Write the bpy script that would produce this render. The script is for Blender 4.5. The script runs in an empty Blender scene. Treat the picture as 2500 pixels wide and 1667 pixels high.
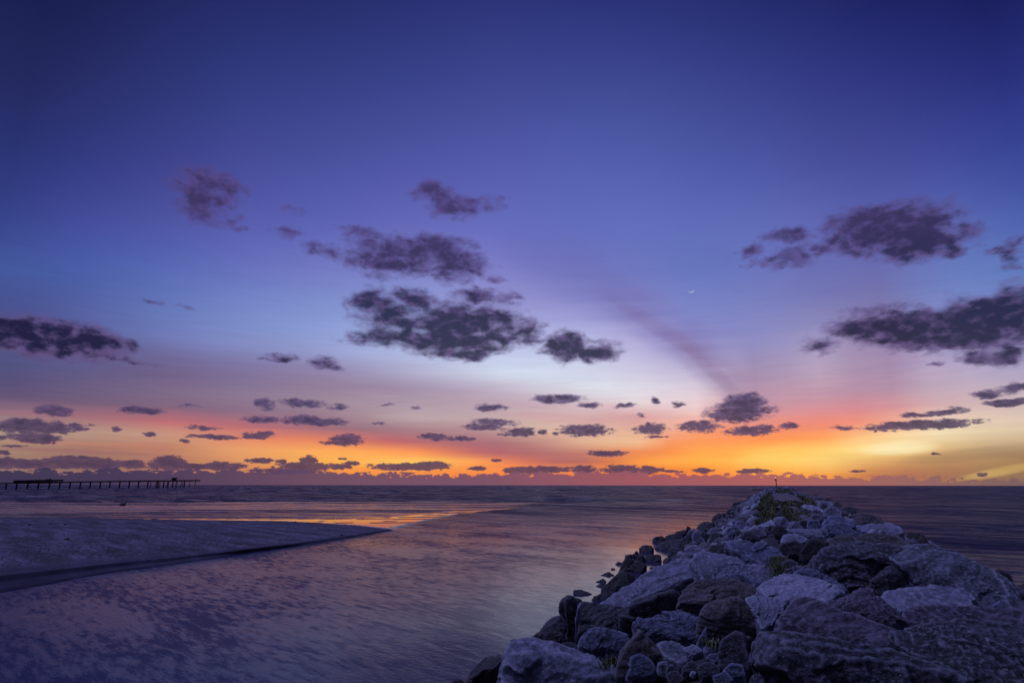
import bpy, bmesh, math, random
import numpy as np
from mathutils import Vector
random.seed(7); RNG = np.random.default_rng(11)
sc = bpy.context.scene
COL = sc.collection
R = math.radians

# ------------------------------------------------------------------ camera
FPX, CX, CY = 1458.33, 1250.0, 833.5
YAW, PITCH, ROLL = R(-23.2), R(13.51), R(0.06)
EYE = np.array([0.0, 0.0, 4.5])
fw = np.array([math.sin(YAW) * math.cos(PITCH), math.cos(YAW) * math.cos(PITCH), math.sin(PITCH)])
rt = np.array([math.cos(YAW), -math.sin(YAW), 0.0])
up = np.cross(rt, fw)
rt2 = rt * math.cos(ROLL) + up * math.sin(ROLL)
up2 = np.cross(rt2, fw)

def ray(u, v):
    d = fw + rt2 * (u - CX) / FPX - up2 * (v - CY) / FPX
    return d / np.linalg.norm(d)

def project(d):
    z = d @ fw
    return CX + FPX * (d @ rt2) / z, CY - FPX * (d @ up2) / z

def azel(u, v):
    d = ray(u, v)
    return math.degrees(math.atan2(d[0], d[1])), math.degrees(math.asin(d[2]))

def ground(u, v, z=0.0):
    d = ray(u, v)
    t = (z - EYE[2]) / min(d[2], -1e-4)
    return EYE + d * t

cam = bpy.data.cameras.new('camera'); cam.sensor_width = 36; cam.lens = 36 * FPX / 2500
cam.clip_start = 0.1; cam.clip_end = 90000
co = bpy.data.objects.new('camera', cam); COL.objects.link(co)
from mathutils import Matrix
M = Matrix(((rt2[0], up2[0], -fw[0], EYE[0]), (rt2[1], up2[1], -fw[1], EYE[1]), (rt2[2], up2[2], -fw[2], EYE[2]), (0, 0, 0, 1)))
co.matrix_world = M
sc.camera = co

# ------------------------------------------------------------------ numpy noise
_P = np.random.default_rng(3).permutation(256).astype(np.int64); _P = np.concatenate([_P, _P, _P])
_G = np.random.default_rng(4).normal(size=(256, 3)); _G /= np.linalg.norm(_G, axis=1)[:, None]
def perlin(p):
    p = np.asarray(p, float); i = np.floor(p).astype(np.int64); f = p - i; i &= 255
    w = f * f * f * (f * (f * 6 - 15) + 10); out = 0
    for dx in (0, 1):
        for dy in (0, 1):
            for dz in (0, 1):
                h = _P[_P[_P[i[:, 0] + dx] + i[:, 1] + dy] + i[:, 2] + dz] & 255
                g = (_G[h] * (f - np.array([dx, dy, dz]))).sum(1)
                ww = (w[:, 0] if dx else 1 - w[:, 0]) * (w[:, 1] if dy else 1 - w[:, 1]) * (w[:, 2] if dz else 1 - w[:, 2])
                out = out + g * ww
    return out * 1.5
def fbm(p, n=4, r=0.5):
    a, s, o = 1.0, 1.0, 0
    for k in range(n):
        o = o + a * perlin(np.asarray(p) * s + 17.3 * k); a *= r; s *= 2.03
    return o
def smooth(a, b, x):
    t = np.clip((x - a) / (b - a), 0, 1); return t * t * (3 - 2 * t)

# ------------------------------------------------------------------ helpers
def s2l(c):
    return tuple(((x / 255) / 12.92 if x / 255 <= 0.04045 else ((x / 255 + 0.055) / 1.055) ** 2.4) for x in c)
def link(name, me, mat=None, parent=None):
    o = bpy.data.objects.new(name, me); COL.objects.link(o)
    if mat: me.materials.append(mat)
    if parent: o.parent = parent
    return o
def mesh(name, v, f, mat=None, parent=None, smooth_=True, loc=None):
    me = bpy.data.meshes.new(name); me.from_pydata([tuple(x) for x in v], [], [tuple(x) for x in f]); me.update()
    if smooth_: me.shade_smooth()
    o = link(name, me, mat, parent)
    if loc is not None: o.location = loc
    return o
def tag(o, label=None, cat=None, group=None, kind=None):
    if label: o['label'] = label
    if cat: o['category'] = cat
    if group: o['group'] = group
    if kind: o['kind'] = kind
    return o
def empty(name, loc):
    o = bpy.data.objects.new(name, None); COL.objects.link(o); o.location = loc; return o
def gridfaces(n, m):
    i = np.arange(n - 1)[:, None] * m + np.arange(m - 1)[None]
    return np.stack([i, i + 1, i + m + 1, i + m], -1).reshape(-1, 4)
def gridmesh(name, P, mat, attrs=None):
    n, m = P.shape[:2]
    me = bpy.data.meshes.new(name); F = gridfaces(n, m)
    me.vertices.add(n * m); me.vertices.foreach_set('co', P.reshape(-1).astype(np.float32))
    me.loops.add(F.size); me.loops.foreach_set('vertex_index', F.reshape(-1).astype(np.int32))
    me.polygons.add(len(F)); me.polygons.foreach_set('loop_start', np.arange(0, F.size, 4, dtype=np.int32))
    me.update(calc_edges=True); me.shade_smooth()
    for k, a in (attrs or {}).items():
        at = me.attributes.new(k, 'FLOAT', 'POINT'); at.data.foreach_set('value', a.reshape(-1).astype(np.float32))
    return link(name, me, mat)

class NT:
    def __init__(s, tree): s.t = tree; s.n = tree.nodes; s.l = tree.links; s.n.clear()
    def add(s, typ, ins=None, **kw):
        nd = s.n.new(typ)
        for k, v in kw.items(): setattr(nd, k, v)
        for k, v in (ins or {}).items(): s.set(nd.inputs[k], v)
        return nd
    def set(s, sock, v):
        if isinstance(v, bpy.types.NodeSocket): s.l.new(v, sock)
        else: sock.default_value = v
    def math(s, op, a, b=0.0, c=0.0, clamp=False):
        nd = s.add('ShaderNodeMath', {0: a, 1: b, 2: c}, operation=op, use_clamp=clamp); return nd.outputs[0]
    def vmath(s, op, a, b=(0, 0, 0), c=(0, 0, 0)):
        nd = s.add('ShaderNodeVectorMath', operation=op); s.set(nd.inputs[0], a); s.set(nd.inputs[1], b)
        if op == 'MULTIPLY_ADD': s.set(nd.inputs[2], c)
        return nd.outputs['Value'] if op in ('DOT_PRODUCT', 'LENGTH') else nd.outputs[0]
    def mr(s, x, a, b, c=0.0, d=1.0, ss=False):
        nd = s.add('ShaderNodeMapRange', {0: x, 1: a, 2: b, 3: c, 4: d}, interpolation_type='SMOOTHSTEP' if ss else 'LINEAR'); return nd.outputs[0]
    def mix(s, f, a, b, blend='MIX'):
        nd = s.add('ShaderNodeMix', data_type='RGBA', blend_type=blend)
        s.set(nd.inputs[0], f)
        s.set(nd.inputs[6], a if isinstance(a, bpy.types.NodeSocket) else (*a[:3], 1)); s.set(nd.inputs[7], b if isinstance(b, bpy.types.NodeSocket) else (*b[:3], 1))
        return nd.outputs[2]
    def ramp(s, x, stops, interp='LINEAR'):
        nd = s.add('ShaderNodeValToRGB'); cr = nd.color_ramp; cr.interpolation = interp
        while len(cr.elements) > 1: cr.elements.remove(cr.elements[-1])
        for i, (p, c) in enumerate(stops):
            e = cr.elements[0] if i == 0 else cr.elements.new(p)
            e.position = p; e.color = (*c[:3], 1)
        s.set(nd.inputs[0], x); return nd.outputs[0]
    def noise(s, vec, scale=1.0, detail=4.0, rough=0.5, dist=0.0, out='Fac', lac=2.0):
        nd = s.add('ShaderNodeTexNoise', {'Vector': vec, 'Scale': scale, 'Detail': detail, 'Roughness': rough, 'Distortion': dist, 'Lacunarity': lac}); return nd.outputs[out]
    def mapping(s, vec, loc=(0, 0, 0), rot=(0, 0, 0), scale=(1, 1, 1)):
        return s.add('ShaderNodeMapping', {'Vector': vec, 'Location': loc, 'Rotation': rot, 'Scale': scale}).outputs[0]
def newmat(name):
    m = bpy.data.materials.new(name); m.use_nodes = True; return m, NT(m.node_tree)

# ------------------------------------------------------------------ sky
ROW0 = [0, 200, 400, 550, 650, 750, 830]
SKY = {
0: [(26,32,88),(36,42,100),(48,58,130),(60,72,148),(70,92,165),(70,78,140),(76,80,138),(880,78,80,125),(930,84,78,120),(955,90,80,120),(980,108,84,115),(1005,145,110,125),(1045,168,148,135),(1090,165,130,115),(1145,150,118,108)],
200: [(28,34,92),(44,50,115),(58,65,145),(75,82,165),(75,98,175),(84,96,165),(92,100,158),(860,92,92,142),(910,95,88,130),(945,105,92,128),(985,115,92,120),(1015,155,105,120),(1050,182,150,136),(1085,165,120,108),(1145,145,108,100)],
400: [(36,42,108),(50,58,132),(70,74,155),(85,90,172),(90,108,185),(102,122,190),(112,120,180),(850,108,105,155),(910,110,95,135),(960,125,105,135),(1005,130,98,122),(1030,190,110,115),(1060,198,152,130),(1090,188,126,106),(1145,168,116,98)],
600: [(40,46,118),(56,66,145),(80,84,168),(96,100,185),(108,115,195),(118,138,205),(132,145,202),(845,130,135,188),(910,122,108,150),(970,140,120,145),(1020,138,105,128),(1048,205,110,112),(1070,224,134,106),(1105,236,166,106),(1145,206,132,92)],
800: [(42,48,122),(60,70,150),(84,90,175),(100,105,190),(120,125,200),(130,147,212),(148,162,214),(850,150,160,210),(925,142,122,155),(990,160,138,152),(1040,145,108,128),(1064,205,110,110),(1085,250,145,88),(1112,255,190,92),(1147,245,150,70)],
1000: [(46,52,130),(64,74,156),(90,95,182),(110,112,195),(130,132,205),(145,160,220),(165,180,225),(890,182,185,218),(950,158,138,165),(1020,188,165,170),(1058,158,112,122),(1082,190,100,108),(1100,252,145,85),(1125,255,200,100),(1152,245,140,70)],
1200: [(50,55,136),(70,78,162),(95,100,188),(110,115,200),(130,128,205),(155,155,215),(180,185,230),(905,208,220,238),(960,182,158,182),(1035,195,168,165),(1075,165,108,120),(1108,180,100,108),(1122,240,130,90),(1135,255,170,85),(1152,245,130,70)],
1400: [(48,54,136),(70,80,165),(95,105,192),(105,115,200),(118,120,195),(145,145,210),(185,188,228),(935,215,222,236),(1005,205,172,180),(1072,228,185,155),(1098,190,125,115),(1128,172,102,105),(1140,190,105,95),(1148,235,130,80),(1154,240,130,75)],
1550: [(46,52,134),(70,80,165),(95,105,190),(108,118,200),(112,122,197),(135,132,200),(178,172,218),(975,232,228,232),(1020,212,152,155),(1080,238,192,150),(1102,238,140,90),(1120,235,125,70),(1132,255,165,75),(1142,250,150,65),(1154,225,110,70)],
1700: [(44,50,130),(66,76,160),(90,100,185),(105,115,195),(105,120,195),(122,135,205),(140,135,195),(965,228,212,222),(1010,238,195,190),(1040,242,160,135),(1065,250,148,95),(1095,255,160,80),(1125,255,180,80),(1142,250,150,60),(1155,245,130,65)],
1850: [(40,46,124),(62,70,155),(85,95,180),(105,115,195),(110,120,195),(125,130,195),(140,140,195),(900,155,135,172),(960,185,148,172),(1005,215,152,158),(1040,238,145,122),(1070,255,145,85),(1100,255,185,85),(1130,255,205,100),(1152,255,160,65)],
2000: [(36,42,118),(58,64,150),(82,88,172),(105,110,190),(108,112,185),(125,125,185),(158,150,192),(900,185,165,190),(960,190,150,170),(1000,216,142,150),(1040,242,136,112),(1068,255,155,88),(1100,255,208,108),(1132,255,215,125),(1156,252,165,75)],
2150: [(30,36,112),(54,60,146),(80,84,168),(98,104,185),(108,110,180),(125,120,175),(148,132,172),(880,160,135,170),(940,170,138,165),(985,206,136,148),(1025,236,148,128),(1060,250,205,150),(1095,255,232,165),(1125,225,165,100),(1158,185,115,85)],
2300: [(28,34,110),(50,56,142),(75,84,172),(100,112,190),(105,125,195),(125,140,205),(160,155,200),(900,185,168,198),(950,195,170,185),(990,212,175,178),(1030,238,212,185),(1065,242,224,182),(1095,220,180,125),(1125,185,140,95),(1160,168,115,88)],
2500: [(24,30,100),(45,52,140),(65,80,170),(85,105,185),(98,125,195),(115,130,195),(142,145,192),(900,172,162,195),(950,190,172,188),(1000,212,188,180),(1040,224,205,178),(1075,208,178,142),(1105,150,118,92),(1135,165,130,90),(1165,140,110,90)]}
XS = sorted(SKY)
TAB = np.array([[(ROW0[i], *c) if len(c) == 3 else c for i, c in enumerate(SKY[x])] for x in XS], float)
_m = np.ones((15, 3)); _m[0] = (.90, .93, .88); _m[1] = (.88, .90, .88); _m[2] = (.88, .90, .90); _m[3] = (.92, .94, .94); _m[4] = (.95, .96, .96); _m[5] = (.98, .98, .97)
TAB[:, :, 1:] *= _m[None]
def skycol(u, v):
    u = min(max(u, 0), 2500); k = max(0, min(len(XS) - 2, int(np.searchsorted(XS, u)) - 1))
    f = (u - XS[k]) / (XS[k + 1] - XS[k])
    T = TAB[k] * (1 - f) + TAB[k + 1] * f
    c = [np.interp(v, T[:, 0], T[:, j]) for j in (1, 2, 3)]
    if v < 0: c = [x * max(0.6, 1 + v / 900) for x in c]
    return c

CLOUDS = [(505,450,65,35,.85),(500,492,55,45,.9),(560,470,40,32,.5),(560,540,30,14,.4),(1060,470,50,22,.75),(1115,505,75,28,.7),(1190,495,50,20,.35),
(700,570,40,14,.4),(720,515,30,10,.3),(880,570,55,16,.5),(790,612,50,20,.6),(930,610,80,28,.95),(1040,615,80,35,1),(1110,640,65,35,1),(1020,650,150,20,.9),(920,670,50,18,.5),(1210,680,28,12,.35),
(920,745,55,28,1),(965,780,85,32,1),(1000,735,60,25,.9),(1130,790,120,38,1.2),(1100,830,165,24,1.2),(960,822,85,18,.85),(1240,800,70,28,1),(1265,832,60,13,.7),(880,832,40,12,.6),(1170,725,60,18,.8),(1240,730,40,12,.5),
(1095,858,80,15,.85),(1130,862,60,18,.9),(1020,850,40,8,.6),(1385,848,50,28,1.15),(1435,860,65,22,1.0),(1350,838,20,14,.6),(690,873,38,8,.55),(790,885,38,14,.9),(675,878,40,5,.45),
(45,812,80,32,1.25),(130,825,110,34,1.35),(215,838,90,32,1.25),(260,868,70,15,.75),(20,835,60,20,1),(330,885,80,8,.35),(390,740,28,8,.35),(455,752,25,7,.3),
(2110,535,90,30,1),(2170,560,125,40,1.3),(2250,590,100,32,1.3),(2330,612,45,16,.9),(2060,560,50,38,.7),(1925,572,52,19,.8),(1830,612,38,17,.55),(1930,632,55,25,.65),(2000,605,55,20,.7),(1860,645,40,14,.35),
(2465,608,35,18,.85),(2482,640,30,18,.6),(2150,795,110,28,1.15),(2250,800,130,36,1.3),(2400,790,150,48,1.4),(2490,750,80,40,1.3),(2250,760,55,16,.65),(2380,832,130,20,1.1),(2000,845,55,18,.65),(2390,875,45,18,.7),(2460,868,55,24,.8),(2285,892,22,10,.42),
(1820,985,42,22,1.1),(1800,1008,72,18,1.1),(1862,1000,34,12,.8),(1705,1040,50,12,.95),(1835,1050,68,11,.9),(1590,1046,38,11,1),(1428,1050,60,12,.95),(1360,975,58,9,.95),(1440,990,32,6,.7),(1525,989,24,5,.9),(1602,978,11,6,.8),(1658,989,20,5,.75),(1565,1016,13,8,.7),(1605,1066,24,4,.8),
(1270,1053,35,9,1),(1325,1054,12,7,.9),(1358,1058,12,5,.7),(1200,994,42,7,.9),(1205,1030,55,9,.85),(1180,1043,50,7,.95),(1060,1065,35,8,.95),(1125,1070,32,5,.9),(1235,1060,20,5,.6),(945,990,24,5,.5),(1015,996,18,5,.5),(925,1034,20,4,.5),
(845,1073,36,12,1),(820,1081,45,5,.8),(765,1029,72,9,1.1),(740,1022,40,9,.9),(740,985,60,10,.75),(650,988,25,12,.65),(825,994,30,6,.6),(640,1023,50,8,.85),(630,1061,36,8,1.05),(525,1066,62,5,1),(495,1042,48,6,.75),(449,1077,13,5,.95),(365,1061,14,5,.95),(288,1047,10,6,.8),
(127,1003,44,11,1.1),(350,1003,52,8,1),(455,991,40,6,.4),(50,1040,62,14,1.2),(118,1044,60,12,1.1),(85,1033,18,12,.9),(195,1042,27,8,1),(85,1070,56,10,1.15),(5,1070,14,6,.8),(35,1089,38,3,.8),(5,1103,18,5,.9),(1480,1106,44,6,1),(2310,1004,50,8,1),(2225,1013,26,7,.9),(2250,1012,45,5,.8),(2240,1038,120,9,1.2),(2290,1034,60,9,1),(2060,1044,35,7,.65),(1925,1040,24,7,.85),(2365,1038,20,5,.5),
(2415,962,38,9,.95),(2490,945,55,10,1),(2470,982,65,8,1.05),(2285,1108,13,3,.7),(2400,1159,14,4,.7),(2092,1149,20,3,.8),(1000,1139,85,7,1.1),(1050,1134,42,7,1),(745,1138,62,8,1.1),(755,1124,18,9,1.1),(635,1125,30,5,1.1),(688,1127,12,5,1),(858,1132,18,5,1),(830,1139,27,6,1),(838,1120,12,3,.8),(700,1150,80,6,1),
(1165,1143,24,4,.9),(1210,1123,12,3,.8),(1280,1147,50,7,1),(1425,1146,26,9,1),(1335,1146,55,6,1),(1520,1147,48,11,1),(1585,1147,30,8,1),(1715,1149,24,5,1),(1840,1150,38,5,1),(1640,1150,30,3,.8),
(60,1133,95,9,1.3),(160,1130,50,10,1.3),(245,1132,52,10,1.3),(320,1132,32,8,1.2),(410,1130,32,13,1.3),(455,1137,85,6,1.2),(540,1138,50,8,1.2),(200,1118,50,5,.9),(20,1128,40,10,1.2)]

def build_world():
    w = bpy.data.worlds.new('World'); sc.world = w; w.use_nodes = True
    t = NT(w.node_tree)
    gen = t.add('ShaderNodeTexCoord').outputs['Generated']
    sep = t.add('ShaderNodeSeparateXYZ', {0: gen})
    k = 180 / math.pi
    az = t.math('MULTIPLY', t.math('ARCTAN2', sep.outputs[0], sep.outputs[1]), k)
    el = t.math('MULTIPLY', t.math('ARCSINE', sep.outputs[2]), k)
    P = t.add('ShaderNodeCombineXYZ', {0: az, 1: el, 2: 0.0}).outputs[0]
    # thin high veil: gently warps the elevation used for the colour lookup
    veil = t.noise(t.mapping(P, rot=(0, 0, R(4)), scale=(0.06, 1.0, 1)), 1.0, 5, 0.55)
    warpamt = t.math('MULTIPLY', t.mr(el, 1.0, 12.0, 0.4, 1.1), t.mr(el, 14, 28, 1, .35))
    el2 = t.math('MULTIPLY_ADD', t.math('SUBTRACT', veil, 0.5), warpamt, el)
    el2 = t.math('MAXIMUM', el2, 0.0)
    tt = t.math('POWER', t.math('DIVIDE', el2, 52.0), 0.55)
    # colour columns
    azs = np.linspace(-66, 20, 34); pos = np.linspace(0, 1, 30)
    col = None
    for i, a in enumerate(azs):
        st = []
        for p in pos:
            e = 52 * p ** (1 / 0.55)
            d = np.array([math.sin(R(a)) * math.cos(R(e)), math.cos(R(a)) * math.cos(R(e)), math.sin(R(e))])
            u, v = project(d); st.append((float(p), s2l(skycol(u, v))))
        rp = t.ramp(tt, st)
        if col is None: col = rp
        else: col = t.mix(t.mr(az, float(azs[i - 1]), float(a)), col, rp)
    # soft streaks
    def streak(col, u1, v1, u2, v2, th, c, alpha, nz=0.5):
        a1, e1 = azel(u1, v1); a2, e2 = azel(u2, v2)
        ca, ce = (a1 + a2) / 2, (e1 + e2) / 2; L = math.hypot(a2 - a1, e2 - e1) / 2; ang = math.atan2(e2 - e1, a2 - a1)
        q = t.vmath('SUBTRACT', P, (ca, ce, 0))
        q = t.mapping(q, rot=(0, 0, -ang)); q = t.vmath('MULTIPLY', q, (1 / L, 25.4 / th, 0))
        f = t.math('SUBTRACT', 1.0, t.vmath('DOT_PRODUCT', q, q))
        f = t.mr(f, -0.3, 1.0, 0, alpha, True)
        f = t.math('MULTIPLY', f, t.mr(veil, 0.3, 0.7, 1 - nz, 1 + nz * .3))
        return t.mix(f, col, s2l(c))
    for a in [(1200,540,1600,780,80,(100,100,170),.26),(1440,680,1780,890,66,(112,104,168),.32),(1470,715,1760,890,22,(120,102,155),.42),(1620,800,1850,985,48,(136,116,160),.42),(1660,830,1830,990,18,(138,108,148),.42),(1740,880,1900,1030,60,(165,130,160),.25),
              (2100,780,2180,960,85,(160,128,165),.22),(2330,1172,2560,1128,9,(215,180,105),.7),(2100,1100,2300,1085,16,(255,240,190),.7),(2180,1130,2540,1090,14,(140,112,92),.45),
              (-60,1088,420,1112,5,(150,100,105),.6),(-60,1075,500,1090,5,(200,130,110),.4),(1500,1030,1240,1010,12,(205,150,160),.4),(1780,1135,1960,1090,20,(255,205,110),.4),(-100,1000,420,1018,7,(180,112,124),.2),
              (560,1180,720,1150,1,(200,130,100),.0),(1900,1050,2120,1000,20,(250,120,95),.0)]:
        if a[6] > 0: col = streak(col, *a)
    # fine brightness streaks
    v2 = t.noise(t.mapping(P, rot=(0, 0, R(-3)), scale=(0.25, 3.2, 1)), 1.0, 6, 0.6, 0.6)
    col = t.vmath('SCALE', col); sn = col.node; t.set(sn.inputs['Scale'], t.math('MULTIPLY_ADD', t.math('SUBTRACT', v2, .5), t.mr(el, 8, 24, .22, .03), 1.0))
    # clouds
    n1 = t.noise(t.mapping(P, scale=(0.55, 0.85, 1)), 1.0, 7, 0.52, 0.5)
    n2 = t.noise(t.mapping(P, loc=(31, 7, 0), scale=(1.8, 4.0, 1)), 1.0, 7, 0.66, 0.3)
    low = t.mr(el, 5.0, 9.0, 1.0, 0.0)
    nn = t.mix(low, n1, n2)
    nn = t.add('ShaderNodeSeparateColor', {0: nn}).outputs[0]
    wn = t.noise(t.mapping(P, scale=(0.35, 0.8, 1)), 1.0, 5, 0.62, 0, 'Color')
    wn2 = t.noise(t.mapping(P, loc=(3, 8, 0), scale=(1.1, 1.9, 1)), 1.0, 3, 0.5, 0, 'Color')
    wa = t.mr(el, 1.5, 14.0, 0.25, 3.4)
    wv = t.vmath('MULTIPLY', t.vmath('SUBTRACT', wn, (.5, .5, .5)), t.add('ShaderNodeCombineXYZ', {0: wa, 1: t.math('MULTIPLY', wa, .58), 2: 0.0}).outputs[0])
    wb = t.mr(el, 1.5, 12.0, 0.8, 1.6)
    wv2 = t.vmath('MULTIPLY', t.vmath('SUBTRACT', wn2, (.5, .5, .5)), t.add('ShaderNodeCombineXYZ', {0: wb, 1: t.math('MULTIPLY', wb, .38), 2: 0.0}).outputs[0])
    Pc = t.vmath('ADD', t.vmath('ADD', P, wv), wv2)
    field = None
    for (u, v, rx, ry, wgt) in CLOUDS:
        a, e = azel(u, v); a1, _ = azel(u - rx, v); a2, _ = azel(u + rx, v); _, e1 = azel(u, v - ry); _, e2 = azel(u, v + ry)
        sx = 2 / abs(a2 - a1) / 1.22; sy = 2 / abs(e1 - e2) / 1.35
        q = t.vmath('MULTIPLY_ADD', Pc, (sx, sy, 0), (-a * sx, -e * sy, 0))
        f = t.math('SUBTRACT', wgt, t.vmath('DOT_PRODUCT', q, q))
        field = f if field is None else t.math('MAXIMUM', field, f)
    F = t.math('MULTIPLY_ADD', t.math('SUBTRACT', nn, 0.5), t.mr(el, 4, 12, 3.0, 2.5), t.math('ADD', field, t.mr(el, 5, 13, 0.05, 0.46)))
    soft = t.mr(el, 2.0, 14.0, 0.45, 1.45)
    al = t.mr(t.math('DIVIDE', F, soft), -0.12, 1.0, 0.0, 0.94, True)
    edge = t.ramp(t.math('DIVIDE', el, 40.0), [(0, s2l((100,72,95))), (.06, s2l((88,66,92))), (.15, s2l((92,74,112))), (.25, s2l((98,80,128))), (.4, s2l((92,72,122))), (.55, s2l((84,68,124))), (1, s2l((90,72,130)))])
    core = t.ramp(t.math('DIVIDE', el, 40.0), [(0, s2l((82,60,88))), (.06, s2l((66,54,86))), (.15, s2l((52,45,78))), (.25, s2l((24,21,56))), (.4, s2l((30,27,62))), (.55, s2l((56,47,88))), (1, s2l((80,66,120)))])
    cn = t.noise(t.mapping(P, loc=(9, 4, 0), scale=(.9, 1.5, 1)), 1.0, 5, .55)
    cc = t.mix(t.mr(t.math('MULTIPLY_ADD', t.math('SUBTRACT', cn, .5), 3.6, F), 0.3, 1.8, 0, 1, True), edge, core)
    col = t.mix(al, col, cc)
    # low cloud bank on the horizon
    bx = [(0,1149),(150,1151),(300,1148),(430,1150),(600,1150),(720,1147),(900,1156),(1000,1158),(1130,1160),(1250,1155),(1400,1156),(1520,1152),(1600,1158),(1700,1161),(1850,1158),(1920,1157),(2050,1166),(2200,1168),(2350,1172),(2500,1172)]
    bc = [(0,(56,50,82)),(300,(64,54,88)),(600,(86,66,96)),(900,(104,76,102)),(1200,(114,80,104)),(1500,(150,86,100)),(1900,(168,94,98)),(2200,(152,102,100)),(2500,(122,96,96))]
    amin, amax = -66.0, 20.0
    def ax(u): return (azel(u, 1180)[0] - amin) / (amax - amin)
    at_ = t.mr(az, amin, amax)
    hgt = t.ramp(at_, [(ax(u), [azel(u, v)[1] / 4] * 3) for u, v in bx])
    hgt = t.math('MULTIPLY', t.add('ShaderNodeSeparateColor', {0: hgt}).outputs[0], 4.0)
    n3 = t.noise(t.mapping(P, scale=(1.1, 2.2, 1)), 1.0, 7, 0.62)
    hh = t.math('MULTIPLY_ADD', t.math('SUBTRACT', n3, 0.48), 2.3, hgt)
    bm = t.mr(t.math('SUBTRACT', hh, el), -0.04, 0.06, 0, 1, True)
    bcol = t.ramp(at_, [(ax(u), s2l(c)) for u, c in bc])
    col = t.mix(t.math('MULTIPLY', bm, 0.95), col, bcol)
    # brighter, paler sky overhead and behind, out of the picture
    back = t.math('MULTIPLY', t.mr(el, 46.0, 80.0, 0, 1, True), 1.0)
    col = t.mix(back, col, (0.15, 0.16, 0.42))
    vd = t.vmath('DOT_PRODUCT', gen, (math.sin(YAW), math.cos(YAW), 0.0))
    behind = t.math('MULTIPLY', t.mr(vd, 0.25, -0.25, 0, 1, True), t.mr(el, 75, 40, 0, 1, True))
    col = t.mix(behind, col, (0.055, 0.06, 0.17))
    nish = t.add('ShaderNodeTexSky', sky_type='NISHITA', sun_disc=False, sun_elevation=R(-4), sun_rotation=R(2))
    bg1 = t.add('ShaderNodeBackground', {0: col, 1: 1.0}); bg2 = t.add('ShaderNodeBackground', {0: nish.outputs[0], 1: 0.05})
    ad = t.add('ShaderNodeAddShader', {0: bg1.outputs[0], 1: bg2.outputs[0]})
    o = t.add('ShaderNodeOutputWorld', {0: ad.outputs[0]})
    w.cycles.sampling_method = 'MANUAL'; w.cycles.sample_map_resolution = 512
build_world()

sun = bpy.data.lights.new('sky_glow', 'SUN'); sun.energy = 2.05; sun.angle = R(18); sun.color = (0.38, 0.40, 1.0)
so = bpy.data.objects.new('sky_glow', sun); COL.objects.link(so)
so.rotation_euler = Vector((-0.62, -0.02, 1.0)).to_track_quat('Z', 'Y').to_euler()   # soft light from high overhead

# ------------------------------------------------------------------ materials
def principled(t, **k):
    p = t.add('ShaderNodeBsdfPrincipled')
    for a, b in k.items(): t.set(p.inputs[a.replace('_', ' ')], b)
    return p
def out(t, s): t.add('ShaderNodeOutputMaterial', {0: s})

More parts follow.
